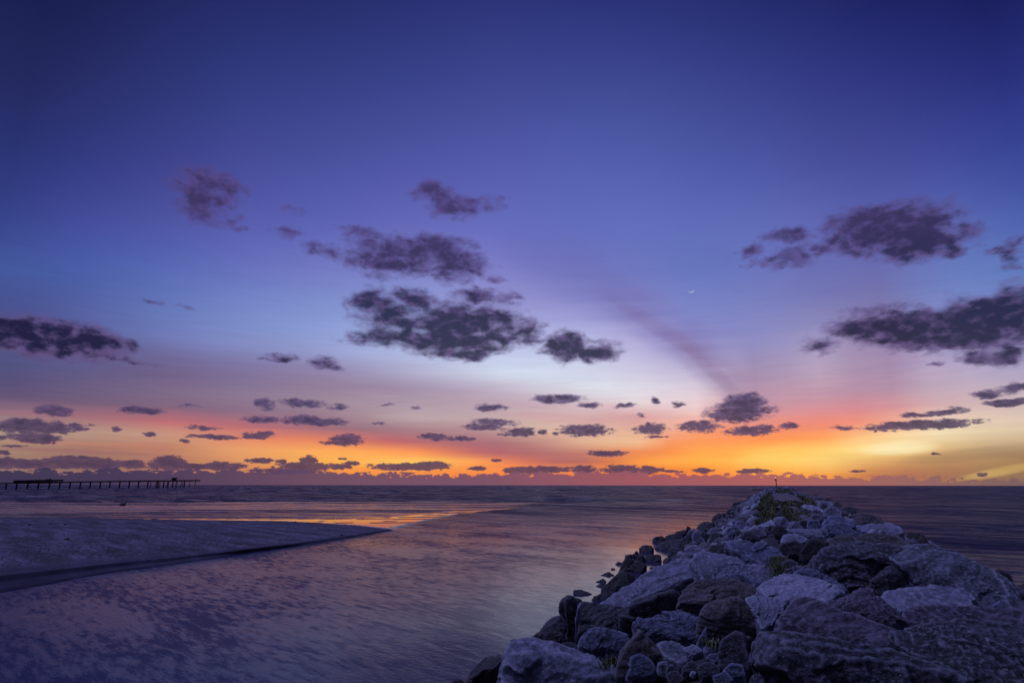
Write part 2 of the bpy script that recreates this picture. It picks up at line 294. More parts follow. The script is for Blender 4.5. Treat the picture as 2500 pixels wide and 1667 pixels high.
def rockmat(name, base, dark, pale, strata=0.5, speck=0.2, moss=0.0, lichen=0.2, wet=False):
    m, t = newmat(name)
    tc = t.add('ShaderNodeTexCoord').outputs['Object']
    inf = t.add('ShaderNodeObjectInfo').outputs['Random']
    geo = t.add('ShaderNodeNewGeometry')
    off = t.math('MULTIPLY', inf, 40.0)
    v = t.vmath('ADD', tc, t.add('ShaderNodeCombineXYZ', {0: off, 1: off, 2: off}).outputs[0])
    big = t.noise(v, 1.6, 5, 0.6, 0.4)
    rotv = t.add('ShaderNodeVectorRotate', {'Vector': v, 'Axis': (0.3, 0.8, 0.5), 'Angle': t.math('MULTIPLY_ADD', inf, 1.6, -0.6)}).outputs[0]
    st = t.noise(t.mapping(rotv, scale=(1.8, 2.6, 10)), 1.2, 8, 0.70, 0.35)
    fine = t.noise(v, 26, 5, 0.7)
    grit = t.noise(v, 90, 2, 0.6)
    rid = t.add('ShaderNodeTexNoise', {'Vector': v, 'Scale': 3.4, 'Detail': 8.0, 'Roughness': 0.62, 'Distortion': 0.3}, noise_type='RIDGED_MULTIFRACTAL').outputs['Fac']
    c = t.mix(t.mr(big, 0.35, 0.65, 0, 1, True), dark, base)
    blo = t.noise(v, 4.2, 9, 0.74, 0.6)
    c = t.mix(t.mr(blo, 0.50, 0.40, 0, .75), c, dark)
    c = t.mix(t.mr(blo, 0.55, 0.66, 0, .55), c, pale)
    c = t.mix(t.math('MULTIPLY', t.mr(st, 0.46, 0.62, 0, 1, True), strata * .55), c, pale)
    vein = t.math('ABSOLUTE', t.math('SUBTRACT', t.noise(t.mapping(rotv, scale=(.7, 1, 2.6)), 1.5, 4, .55, .3), .5))
    c = t.mix(t.mr(vein, .008, .0, 0, .55), c, pale)
    c = t.mix(t.math('MULTIPLY', t.mr(st, 0.5, 0.36, 0, 1, True), strata * .7), c, dark)
    c = t.mix(t.math('MULTIPLY', t.mr(fine, 0.55, 0.70, 0, 1), 0.6), c, pale)
    c = t.mix(t.math('MULTIPLY', t.mr(fine, 0.48, 0.34, 0, 1), 0.8), c, dark)
    if speck:
        vo = t.add('ShaderNodeTexVoronoi', {'Vector': v, 'Scale': 26.0, 'Randomness': 1.0}).outputs['Distance']
        sp = t.math('MULTIPLY', t.mr(vo, 0.16, 0.10, 0, 1), t.mr(t.noise(v, 5, 2), 0.50, 0.60))
        c = t.mix(t.math('MULTIPLY', sp, speck), c, (0.55, 0.55, 0.55))
    if name == 'pebbly_stone':
        w2 = t.vmath('ADD', v, t.vmath('SCALE', t.noise(v, 9, 3, .6, 0, 'Color')))
        t.set(w2.node.inputs[1].links[0].from_node.inputs['Scale'], .10)
        vo2 = t.add('ShaderNodeTexVoronoi', {'Vector': w2, 'Scale': 8.5, 'Randomness': 1.0}); 
        keep = t.mr(t.add('ShaderNodeSeparateColor', {0: vo2.outputs['Color']}).outputs[0], .66, .70)
        pb = t.math('MULTIPLY', t.mr(vo2.outputs['Distance'], .34, .22, 0, 1), keep)
        c = t.mix(t.math('MULTIPLY', pb, .8), c, (.17, .17, .19))
    if lichen:
        li = t.mr(t.noise(v, 6.5, 7, 0.72, 0.8), 0.60, 0.66, 0, lichen)
        c = t.mix(li, c, (0.40, 0.39, 0.38))
    if moss:
        mo = t.mr(t.noise(v, 3.0, 5, 0.7), 0.45, 0.62, 0, moss)
        c = t.mix(mo, c, (0.035, 0.04, 0.015))
    # pale edge wear doubling as painted ridge highlights; crease shade painted in
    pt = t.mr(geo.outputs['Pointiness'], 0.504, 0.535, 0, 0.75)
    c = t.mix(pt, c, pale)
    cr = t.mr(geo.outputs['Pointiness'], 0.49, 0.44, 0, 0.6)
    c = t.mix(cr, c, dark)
    # algae and damp below the tide line
    z = t.add('ShaderNodeSeparateXYZ', {0: geo.outputs['Position']}).outputs[2]
    zz = t.math('MULTIPLY_ADD', t.math('SUBTRACT', big, 0.5), 1.4, z)
    wetf = t.mr(zz, 1.15, 0.55, 0, 1, True)
    c = t.mix(t.math('MULTIPLY', wetf, 0.85), c, (0.022, 0.020, 0.016))
    h = t.math('ADD', t.math('MULTIPLY', st, 0.035 * (0.4 + strata)), t.math('MULTIPLY', fine, 0.018))
    h = t.math('MULTIPLY_ADD', grit, 0.006, h)
    h = t.math('MULTIPLY_ADD', t.noise(v, 7, 5, 0.65), 0.04, h)
    h = t.math('MULTIPLY_ADD', rid, 0.014, h)
    bp = t.add('ShaderNodeBump', {'Strength': 1.0, 'Distance': 1.0, 'Height': h})
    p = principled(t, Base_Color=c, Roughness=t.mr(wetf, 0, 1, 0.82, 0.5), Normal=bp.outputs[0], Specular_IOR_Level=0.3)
    out(t, p.outputs[0]); return m
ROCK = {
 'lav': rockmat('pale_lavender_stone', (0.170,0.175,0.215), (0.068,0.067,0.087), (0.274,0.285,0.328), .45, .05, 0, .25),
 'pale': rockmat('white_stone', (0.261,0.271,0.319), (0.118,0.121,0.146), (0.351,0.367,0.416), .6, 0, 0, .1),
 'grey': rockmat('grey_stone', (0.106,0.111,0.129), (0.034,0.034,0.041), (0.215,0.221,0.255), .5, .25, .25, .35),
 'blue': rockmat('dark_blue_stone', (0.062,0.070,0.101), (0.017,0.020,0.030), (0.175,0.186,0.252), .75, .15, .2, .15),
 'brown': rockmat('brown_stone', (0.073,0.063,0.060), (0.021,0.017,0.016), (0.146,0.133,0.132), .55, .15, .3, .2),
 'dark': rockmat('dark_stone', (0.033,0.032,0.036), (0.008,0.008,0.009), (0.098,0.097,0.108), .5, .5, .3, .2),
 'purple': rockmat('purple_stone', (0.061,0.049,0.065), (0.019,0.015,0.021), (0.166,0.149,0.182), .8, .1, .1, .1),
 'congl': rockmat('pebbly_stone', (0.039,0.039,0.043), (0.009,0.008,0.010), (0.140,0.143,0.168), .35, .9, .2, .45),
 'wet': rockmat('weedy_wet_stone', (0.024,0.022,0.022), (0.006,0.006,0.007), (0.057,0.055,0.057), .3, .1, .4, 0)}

def watermat():
    m, t = newmat('sea_water')
    pos = t.add('ShaderNodeNewGeometry').outputs['Position']
    at = lambda n: t.add('ShaderNodeAttribute', attribute_name=n, attribute_type='GEOMETRY').outputs['Fac']
    rip, chop, foam, calm = at('ripple'), at('chop'), at('foam'), at('calm')
    v = t.mapping(pos, rot=(0, 0, -YAW))     # x across the view, y away: the wave crests lie across it
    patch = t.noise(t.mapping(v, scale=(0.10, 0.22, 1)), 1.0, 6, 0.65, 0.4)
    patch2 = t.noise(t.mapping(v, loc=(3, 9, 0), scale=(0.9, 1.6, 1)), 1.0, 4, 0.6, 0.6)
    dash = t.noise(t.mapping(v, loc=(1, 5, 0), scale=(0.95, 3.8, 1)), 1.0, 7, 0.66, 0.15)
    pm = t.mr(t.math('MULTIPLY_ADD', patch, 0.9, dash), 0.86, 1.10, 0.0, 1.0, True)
    fine = t.noise(t.mapping(v, scale=(4.5, 11, 1)), 1.0, 4, 0.6)
    med = t.noise(t.mapping(v, scale=(0.55, 1.9, 1)), 1.0, 4, 0.55, 0.3)
    lng = t.noise(t.mapping(v, scale=(0.035, 0.22, 1)), 1.0, 5, 0.6, 0.3)
    h1 = t.math('MULTIPLY', fine, t.math('MULTIPLY', rip, 0.012))
    h1 = t.math('ADD', h1, t.math('MULTIPLY', med, t.math('MULTIPLY', rip, 0.022)))
    h2 = t.math('MULTIPLY', t.math('ADD', t.math('MULTIPLY', med, 1.3), t.math('MULTIPLY', lng, 9.0)), chop)
    h = t.math('ADD', h1, h2)
    bp = t.add('ShaderNodeBump', {'Strength': 1.0, 'Distance': 1.0, 'Height': h})
    rough = t.math('MULTIPLY_ADD', t.math('SUBTRACT', 1.0, calm), 0.07, 0.03)
    rough = t.math('MULTIPLY_ADD', rip, 0.05, rough); rough = t.math('MULTIPLY_ADD', chop, 0.16, rough)
    c = t.mix(foam, (0.012, 0.013, 0.040), (0.42, 0.41, 0.46))
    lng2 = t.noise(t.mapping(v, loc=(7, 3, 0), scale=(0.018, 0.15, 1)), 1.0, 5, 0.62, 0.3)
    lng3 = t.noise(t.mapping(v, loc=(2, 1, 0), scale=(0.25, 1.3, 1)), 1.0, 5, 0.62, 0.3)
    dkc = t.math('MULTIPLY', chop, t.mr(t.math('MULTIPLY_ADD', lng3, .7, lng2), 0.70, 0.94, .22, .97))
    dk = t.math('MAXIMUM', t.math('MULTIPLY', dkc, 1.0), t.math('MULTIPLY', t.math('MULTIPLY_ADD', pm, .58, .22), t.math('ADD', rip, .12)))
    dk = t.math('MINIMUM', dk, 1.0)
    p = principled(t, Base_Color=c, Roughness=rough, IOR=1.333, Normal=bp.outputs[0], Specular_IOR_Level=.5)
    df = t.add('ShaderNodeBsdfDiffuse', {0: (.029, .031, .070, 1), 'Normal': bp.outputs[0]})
    ms = t.add('ShaderNodeMixShader', {0: t.math('MULTIPLY', dk, .92)})  # matte navy painted in for wave self-shading and dark sky reflections
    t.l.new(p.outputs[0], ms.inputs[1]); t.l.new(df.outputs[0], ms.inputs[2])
    out(t, ms.outputs[0]); return m
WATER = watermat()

def sandmat():
    m, t = newmat('damp_sand')
    geo = t.add('ShaderNodeNewGeometry'); pos = geo.outputs['Position']
    v = t.mapping(pos, rot=(0, 0, -YAW))
    at = t.add('ShaderNodeAttribute', attribute_name='wet', attribute_type='GEOMETRY').outputs['Fac']
    n = t.noise(t.mapping(v, scale=(0.35, 0.8, 1)), 1, 6, 0.6)
    sp = t.noise(t.mapping(v, scale=(2.2, 6.5, 1)), 1, 7, 0.72, 0.5)
    band = t.noise(t.mapping(v, loc=(5, 2, 0), rot=(0, 0, R(6)), scale=(0.12, 0.9, 1)), 1, 3, 0.6)
    c = t.mix(t.mr(n, .35, .65), (.095, .085, .125), (.16, .14, .19))
    k = t.mr(t.math('MULTIPLY_ADD', band, 0.5, sp), 0.70, 0.76, 0, .92)
    c = t.mix(t.math('MULTIPLY', k, t.math('SUBTRACT', 1.0, at)), c, (.015, .014, .018))
    c = t.mix(t.math('MULTIPLY', at, 0.85), c, (.007, .007, .013))
    dsh = t.noise(t.mapping(v, loc=(4, 1, 0), rot=(0, 0, R(-5)), scale=(1.3, 5.5, 1)), 1, 8, 0.75, 0.3)
    c = t.mix(t.math('MULTIPLY', t.mr(dsh, .535, .57, 0, .85), t.math('SUBTRACT', 1.0, at)), c, (.018, .016, .022))
    h = t.math('ADD', t.math('MULTIPLY', sp, .10), t.math('MULTIPLY', t.noise(v, 9, 5, .65), .03))
    bp = t.add('ShaderNodeBump', {'Strength': t.mr(at, 0, 1, 1.0, 0.15), 'Distance': 1.0, 'Height': h})
    p = principled(t, Base_Color=c, Roughness=t.mr(at, 0, 1, .9, .8), Normal=bp.outputs[0], Specular_IOR_Level=t.mr(at, 0, 1, .25, .0))
    out(t, p.outputs[0]); return m
SAND = sandmat()
def plain(name, c, rough=.8, nscale=6, bump=.02, c2=None):
    m, t = newmat(name)
    v = t.add('ShaderNodeTexCoord').outputs['Object']
    n = t.noise(v, nscale, 6, .65)
    cc = t.mix(t.mr(n, .35, .65), c, c2 or tuple(x * .6 for x in c))
    bp = t.add('ShaderNodeBump', {'Strength': .8, 'Distance': 1.0, 'Height': t.math('MULTIPLY', n, bump)})
    p = principled(t, Base_Color=cc, Roughness=rough, Normal=bp.outputs[0]); out(t, p.outputs[0]); return m
def emis(name, c, s):
    m, t = newmat(name); e = t.add('ShaderNodeEmission', {0: (*c, 1), 1: s}); out(t, e.outputs[0]); return m
M_CORE = plain('rubble_core', (.03, .028, .03), .9, 5, .15, (.012, .011, .012))
M_PATH = plain('path_sand', (.12, .10, .11), .95, 3, .12, (.06, .05, .055))
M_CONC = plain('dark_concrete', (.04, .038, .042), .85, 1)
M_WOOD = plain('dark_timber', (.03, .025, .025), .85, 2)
M_GLASS = plain('window_glass', (.30, .30, .34), .2, 1, 0, (.26, .26, .30))
M_IRON = plain('rusty_iron', (.05, .02, .018), .7, 4)
M_KELP = plain('black_kelp', (.02, .018, .014), .7, 8, .03)
def leafmat():
    m, t = newmat('iceplant_leaf')
    v = t.add('ShaderNodeNewGeometry').outputs['Position']
    n = t.noise(v, 1.1, 4, .6); n2 = t.noise(v, 9, 3, .6)
    c = t.mix(t.mr(n, .35, .65, 0, 1, True), (.055, .085, .014), (.11, .12, .02))
    c = t.mix(t.mr(n2, .55, .7), c, (.13, .12, .045))
    c = t.mix(t.mr(n2, .42, .3), c, (.06, .03, .015))
    p = principled(t, Base_Color=c, Roughness=.6); out(t, p.outputs[0]); return m
M_LEAF = leafmat()

# ------------------------------------------------------------------ water
def inpoly(P, poly):
    x, y = P[:, 0], P[:, 1]; r = np.zeros(len(P), bool); n = len(poly); j = n - 1
    for i in range(n):
        xi, yi = poly[i]; xj, yj = poly[j]
        c = ((yi > y) != (yj > y)) & (x < (xj - xi) * (y - yi) / (yj - yi + 1e-12) + xi); r ^= c; j = i
    return r
def sdist(P, poly):
    d = np.full(len(P), 1e9); n = len(poly)
    for i in range(n):
        a = np.array(poly[i]); b = np.array(poly[(i + 1) % n]); ab = b - a
        t = np.clip(((P - a) @ ab) / max(ab @ ab, 1e-9), 0, 1)
        d = np.minimum(d, np.linalg.norm(P - a - t[:, None] * ab, axis=1))
    return np.where(inpoly(P, poly), d, -d)
def gp(pts): return [tuple(ground(u, v)[:2]) for u, v in pts]

az_ = np.concatenate([np.linspace(-180, -75, 20)[:-1], np.linspace(-75, 28, 420), np.linspace(28, 180, 26)[1:]])
rr = np.concatenate([[0.02], np.geomspace(1.2, 40000, 760)])
A, RR = np.meshgrid(np.radians(az_), rr, indexing='ij')
X = RR * np.sin(A); Y = RR * np.cos(A)
S_ = X * math.sin(YAW) + Y * math.cos(YAW); T_ = X * math.cos(YAW) - Y * math.sin(YAW)   # away / across
flat = np.stack([X.ravel(), Y.ravel()], 1)
pool = gp([(250,1264),(450,1264.5),(700,1265.5),(850,1265),(930,1261),(1040,1252),(1150,1246),(1260,1239),(1240,1243),(1120,1256),(1010,1280),(957,1294),(850,1283),(680,1273),(300,1268)])
shal = gp([(-900,1226),(1050,1224),(1300,1229),(1180,1246),(1000,1275),(900,1300),(-900,1290)])
sp_ = sdist(flat, pool).reshape(X.shape); ss_ = sdist(flat, shal).reshape(X.shape)
calm = smooth(-1.5, 1.5, sp_) * (1 - .9 * smooth(.35, .65, fbm(np.stack([S_.ravel() / 2.2, T_.ravel() / 20, np.full(S_.size, 55.)], 1), 4).reshape(S_.shape)))
shallow = smooth(-3, 3, ss_)
right = smooth(1.0, 6.0, X)
def sw(ls, lt, seed, n=3): return fbm(np.stack([S_.ravel() / ls, T_.ravel() / lt, np.full(S_.size, seed)], 1), n).reshape(S_.shape)
far = smooth(100, 190, S_) * (1 - right) + right * smooth(25, 70, RR)
swell = (sw(14, 90, 1.5, 2) * 0.42 + sw(40, 260, 4.5) * 0.9 * smooth(250, 700, S_)) * far
# wavelets running in over the flats: real low ridges
Z = swell * (1 - calm); crestf = np.zeros(Z.shape)
for (v0, amp, wd, t0, t1, tilt, seed) in [(1224, .22, 1.6, -400, 5, .00, 1), (1219, .30, 2.2, -400, 30, .01, 2), (1213, .35, 3.0, -400, 60, .0, 3), (1236, .10, .9, -200, -8, .03, 5), (1249, .05, .6, -60, 2, -.04, 6), (1243, .06, .7, -75, 10, .03, 7),
                                    (1205, .6, 6, -300, -20, 0, 8), (1198, .8, 10, -160, 120, 0, 9), (1193, 1.0, 16, -300, 100, 0, 10), (1231, .10, 1.2, 2, 60, 0, 11), (1241, .09, .9, 6, 60, .03, 12), (1222, .2, 2, 0, 90, 0, 13), (1252, .05, .6, 12, 50, 0, 14)]:
    s0 = ground(1250, v0); s0 = s0[0] * math.sin(YAW) + s0[1] * math.cos(YAW)
    wob = fbm(np.stack([T_.ravel() / (s0 * .35), np.zeros(T_.size), np.full(T_.size, seed * 7.7)], 1), 4).reshape(T_.shape)
    d = (S_ - s0 - tilt * T_ * 1.0 - wob * s0 * .05) / wd
    ampw = smooth(t0 - 15, t0 + 15, T_) * (1 - smooth(t1 - 15, t1 + 15, T_)) * np.clip(.75 + wob, .15, 1.5) * (1 - calm)
    Z += amp * ampw * np.exp(-np.where(d > 0, d / 2.2, d) ** 2)
    if v0 > 1195: crestf += .85 * ampw * np.exp(-((d + .2) * 2.2) ** 2)
Z *= (RR < 9000)
ripple = (1 - calm) * (1 - .75 * shallow) * (1 - smooth(60, 110, RR))
edge_calm = smooth(-18, -6.5, X) * (1 - smooth(-6.5, 0, X)) * smooth(8, 20, Y)   # still water in the lee of the rocks
ripple *= 1 - .75 * edge_calm * (1 - smooth(90, 130, Y))
lee = smooth(16, 9.0, RR)
ripple *= 1 - .7 * lee * (1 - right)
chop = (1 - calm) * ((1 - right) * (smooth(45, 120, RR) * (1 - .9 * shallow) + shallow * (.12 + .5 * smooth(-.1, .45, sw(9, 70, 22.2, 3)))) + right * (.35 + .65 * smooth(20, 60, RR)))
ripple = np.clip(ripple + right * .8, 0, 1.2)
fo = sw(5, 120, 9.1, 4)
foam = smooth(.2, .6, fo) * .06 * smooth(115, 150, S_) * (1 - smooth(420, 900, S_)) * (1 - right)
foam += smooth(.2, .6, fo) * .03 * right * smooth(60, 120, RR) * (1 - smooth(300, 600, RR))
foam *= (1 - shallow); foam = np.clip(foam + crestf * (RR < 420), 0, .7)
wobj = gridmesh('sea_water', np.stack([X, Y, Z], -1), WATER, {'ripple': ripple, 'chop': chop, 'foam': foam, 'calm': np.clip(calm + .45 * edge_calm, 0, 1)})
tag(wobj, 'purple and blue dusk water of the channel and open sea', 'water', kind='structure')

# seabed under everything
bed = mesh('seabed', [(-40000, -40000, -4), (40000, -40000, -4), (40000, 40000, -4), (-40000, 40000, -4)], [(0, 1, 2, 3)], M_CORE)
tag(bed, 'dark ground far below the water', 'ground', kind='structure')

# ------------------------------------------------------------------ sand bank
near = [(-900,1640),(-500,1545),(-200,1485),(0,1448),(136,1423),(272,1398),(425,1378),(595,1350),(720,1333),(833,1318),(957,1294)]
crest = [(-900,1560),(-500,1475),(-200,1426),(0,1399),(136,1386),(272,1372),(425,1358),(595,1342),(720,1327),(833,1311),(955,1293.5)]
ch = [.40,.40,.38,.36,.34,.32,.28,.22,.16,.10,.03]
farE = [(-900,1256),(-500,1258),(-200,1260),(0,1262),(200,1265),(400,1268),(560,1270),(700,1273),(800,1277),(880,1283),(957,1293)]
U = np.linspace(0, 10, 260)
def samp(pts, z):
    W = np.array([ground(u, v, zz)[:2] for (u, v), zz in zip(pts, z)]); return np.stack([np.interp(U, range(11), W[:, k]) for k in (0, 1)], 1)
chU = np.interp(U, range(11), ch)
Wn = samp(near, [0] * 11); Wc = samp(crest, ch); Wf = samp(farE, [.02] * 11)
prof = [(-0.35, -.6), (0, -.02), (.12, .08), (.35, .20), (.60, .34), (.74, .46), (.84, .80), (.92, .96), (1, 1)]
rows = []
wetr = []
for a, z in prof:
    p = Wn + (Wc - Wn) * a; rows.append(np.column_stack([p, chU * z if z > 0 else np.full(len(U), z)])); wetr.append(np.full(len(U), 1.0 if a < .3 else .85 if a < .65 else 1.0 if a < .9 else .6))
for k in np.linspace(0.01, 1, 70)[0:]:
    p = Wc + (Wf - Wc) * k; z = chU * (1 - k ** 1.3 * .8) * (1 - smooth(.85, 1, k)) + .04 * (1 - k); z = z + .006; rows.append(np.column_stack([p, z])); wetr.append(np.full(len(U), max(float(smooth(.06, 0, k)) * .75, float(smooth(.90, 1.0, k)) * .8)) + 0)
p = Wf + (Wf - Wc) * .06; rows.append(np.column_stack([p, np.full(len(U), -.5)])); wetr.append(np.full(len(U), 1.0))
G = np.array(rows); wt = np.array(wetr)
wt = np.maximum(wt, smooth(8.8, 9.9, U)[None] * .6)
n = fbm(np.column_stack([G[..., 0].ravel() * .5, G[..., 1].ravel() * .5, np.zeros(G[..., 0].size)]), 4).reshape(G.shape[:2])
mask = np.ones(G.shape[:2]); mask[:3] = .2; mask[-1] = 0
G[..., 2] += n * .015 * mask * chU[None]
n2 = fbm(np.column_stack([G[..., 0].ravel() * .25, G[..., 1].ravel() * .25, np.full(n.size, 5.)]), 4).reshape(n.shape)
sh = n2 * .8 * np.interp(U, [0, 8, 10], [1, .6, 0])[None]; sh[20:] *= 0
G[..., 1] += sh
wt = np.clip(wt + n2 * .15, 0, 1)
tag(gridmesh('sand', G[::-1], SAND, {'wet': wt[::-1]}), 'pale rippled sand bar with a dark wet scarp beside the channel', 'sand', kind='structure')

# ------------------------------------------------------------------ jetty core (heightfield the rocks lie on)
def zm(x, y):
    x = np.asarray(x, float); y = np.asarray(y, float)
    c = np.interp(y, [-10, 0, 6, 14, 40, 80, 150, 260, 300, 312], [2.3, 2.35, 2.5, 2.7, 2.75, 2.75, 3.1, 3.95, 4.0, 2.0])
    xc = 1.1 + .3 * np.sin(y * .03)
    hw = np.interp(y, [0, 20, 80, 300], [1.6, 1.7, 2.3, 2.2])
    left = np.interp(y, [0, 6, 15, 40, 120, 300], [5.0, 5.2, 6.0, 6.3, 7.0, 8.0])     # run of the left slope
    rgt = np.interp(y, [0, 10, 40, 120, 300], [6.8, 7.2, 7.0, 7.2, 9.0])
    d = x - xc
    dl = np.maximum(0, -d - hw) / left; dr = np.maximum(0, d - hw) / rgt
    s = np.maximum(dl, dr)
    end = np.clip((y - 303) / 10, 0, 3)
    return c - (c + .0) * (s ** 1.08) - end * 3 - .5
yy = np.concatenate([np.linspace(-12, 60, 300), np.geomspace(60.5, 330, 160)]); xx = np.linspace(-16, 18, 150)
YY, XX = np.meshgrid(yy, xx, indexing='ij')
ZZ = zm(XX, YY)
nz = fbm(np.column_stack([XX.ravel() * 1.3, YY.ravel() * 1.3, np.zeros(XX.size)]), 4).reshape(XX.shape)
ZZ2 = np.maximum(ZZ + nz * .22 * (1 - .7 * ((np.abs(XX - 1.3) < 2) & (YY > 30))), -3.5)
tag(gridmesh('jetty_ground', np.stack([XX, YY, ZZ2], -1)[::-1], M_CORE), 'dark rubble bed under the boulders of the jetty', 'ground', kind='structure')
def hit(u, v, lift=0.0):
    d = ray(u, v); t = None
    t = np.geomspace(1.5, 420, 1800)
    p = EYE + t[:, None] * d
    k = np.argmax(p[:, 2] < np.maximum(zm(p[:, 0], p[:, 1]) + lift, 0))
    if p[k, 2] >= max(float(zm(p[k, 0], p[k, 1])) + lift, 0): return EYE + d * 400
    return p[k]

# ------------------------------------------------------------------ rocks
_ico = {}
def ico(n):
    if n not in _ico:
        bm = bmesh.new(); bmesh.ops.create_icosphere(bm, subdivisions=n, radius=1)
        _ico[n] = (np.array([v.co[:] for v in bm.verts]), [[v.index for v in f.verts] for f in bm.faces]); bm.free()
    return _ico[n]
def hullplanes(P):
    bm = bmesh.new(); [bm.verts.new(p) for p in P]; bmesh.ops.convex_hull(bm, input=bm.verts[:]); bm.normal_update()
    N = []; c = P.mean(0)
    for f in bm.faces:
        n = np.array(f.normal[:]);  l = np.linalg.norm(n)
        if l < .5: continue
        h = (np.array(f.verts[0].co[:]) - c) @ n
        if h < 0: n, h = -n, -h
        N.append((n, max(h, .02)))
    bm.free(); return c, N
def rockshape(P, sub, p=16, rough=1.0, extra=10, seed=0):
    p = p * 2.6; rough_f = .6 if p < 30 else 1.0
    rg = np.random.default_rng(seed)
    c, N = hullplanes(P); Q = P - c; ext = np.maximum(np.abs(Q).max(0), .03); size = float(ext.mean())
    n = np.array([a for a, h in N]); h = np.array([b for a, b in N])
    for _ in range(extra):
        a = rg.normal(size=3); a[2] = abs(a[2]) * .6; a /= np.linalg.norm(a)
        n = np.vstack([n, a]); h = np.append(h, (Q @ a).max() * rg.uniform(.88, .99))
    V, F = ico(sub); D = V * ext; 
    s = np.maximum(D @ n.T / h, 0); r = (s ** p).sum(1) ** (-1 / p)
    Kc = 16 if sub > 5 else 10
    si = rg.integers(0, len(V), Kc); xs_ = (D * r[:, None])[si]; on_ = (s[si] ** p).astype(float); on_ /= on_.sum(1)[:, None] + 1e-9
    ns_ = on_ @ n + rg.normal(size=(Kc, 3)) * .19; ns_ /= np.linalg.norm(ns_, axis=1)[:, None]
    wob = np.stack([fbm(V * 2.5 + 40 * j_, 3) for j_ in (1, 2, 3)], 1) * .16
    cell = ((V + wob)[:, None, :] - V[si][None]); cell = (cell ** 2).sum(2); wgt = np.exp(-(cell - cell.min(1)[:, None]) * 220)
    wgt /= wgt.sum(1)[:, None]
    rc = (xs_ * ns_).sum(1)[None] / np.maximum(D @ ns_.T, 1e-3) ; rc = np.clip(rc / r[:, None], .84, 1.05)
    r = r * (1 - .75 * rough_f + .75 * rough_f * (wgt * rc).sum(1))
    X_ = D * r[:, None]
    off = rg.uniform(0, 50, 3)
    nrm = X_ / ext ** 2; nrm /= np.linalg.norm(nrm, axis=1)[:, None]
    q = X_ + off
    sd = rg.normal(size=3); sd[2] = abs(sd[2]) + .8; sd /= np.linalg.norm(sd)
    lay = (q @ sd) * (5.5 / max(size, .25)) + fbm(q * 1.5 / size, 2) * 1.2
    step = (lay - np.floor(lay)); step = smooth(.0, .35, step) * (1 - step)
    k = size * rough
    disp = fbm(q * .8 / size, 2) * .07 * k + fbm(q * 4.5 / size, 5, .62) * .026 * k + (step - .3) * .028 * k
    X_ = X_ + nrm * disp[:, None]
    return c, X_, F
def addrock(name, P, mat, label, sub, group=None, cat='boulder', p=16, rough=1.0, extra=10, seed=0):
    c, V, F = rockshape(P, sub, p, rough, extra, seed)
    o = mesh(name, V, F, ROCK[mat], loc=tuple(c)); return tag(o, label, cat, group)

FR = {'A': (1100, 1300, 3.36), 'B': (1800, 1300, 3.36), 'C': (1500, 1160, 3.36), 'D': (1720, 1160, 6.533)}
def px(fr, pts):
    ox, oy, s = FR[fr]; return [(ox + x / s, oy + y / s) for x, y in pts]
def hero(fr, pts, th, mat, label, seed, ridge=(), p=16, dd=0.0, thick=.8, extra=8, rough=1.0, lift=.35, nm=None):
    o = px(fr, pts); vb = max(v for u, v in o); ub = np.mean([u for u, v in o])
    vv = vb - .15 * (vb - min(v for u, v in o))
    B = hit(ub, vv, lift); rB = math.hypot(B[0], B[1]) + dd; zB = EYE[2] - rB * (-ray(ub, vv)[2]) / math.hypot(*ray(ub, vv)[:2])
    tt = math.tan(R(th)); front = []
    def P3(u, v, k=0.0):
        d = ray(u, v); hh = math.hypot(d[0], d[1]); td = -d[2] / hh
        r = (EYE[2] - zB + tt * rB) / max(td + tt, .02); r = min(r, rB * 1.6) * (1 - k)
        return EYE + d / hh * r, d / hh
    us = [u for u, v in o]; width = (max(us) - min(us)) / FPX * rB
    P = []
    for u, v in o:
        q, d = P3(u, v); P.append(q)
        T = thick * width
        b = q + np.array([d[0], d[1], 0]) * T; b[2] = EYE[2] + (q[2] - EYE[2]) * (math.hypot(b[0], b[1]) / math.hypot(q[0], q[1])) - .18 * T; P.append(b)
        if v > (vb + min(y for x, y in o)) / 2:
            e = q.copy(); e[2] -= .30 * width; P.append(e)
    for (x, y, k) in ridge:
        ox, oy, s = FR[fr]; q, d = P3(ox + x / s, oy + y / s, k * width / rB); P.append(q)
    wpx = (max(us) - min(us)) * .41
    sub = 7 if wpx > 75 else 6 if wpx > 38 else 5 if wpx > 14 else 4
    far_ = rB > 22
    return addrock(nm or ('boulder' if width > .45 else 'rock'), np.array(P), mat, label, sub, p=p, extra=extra, rough=rough, seed=seed, cat='boulder' if width > .45 else 'rock')

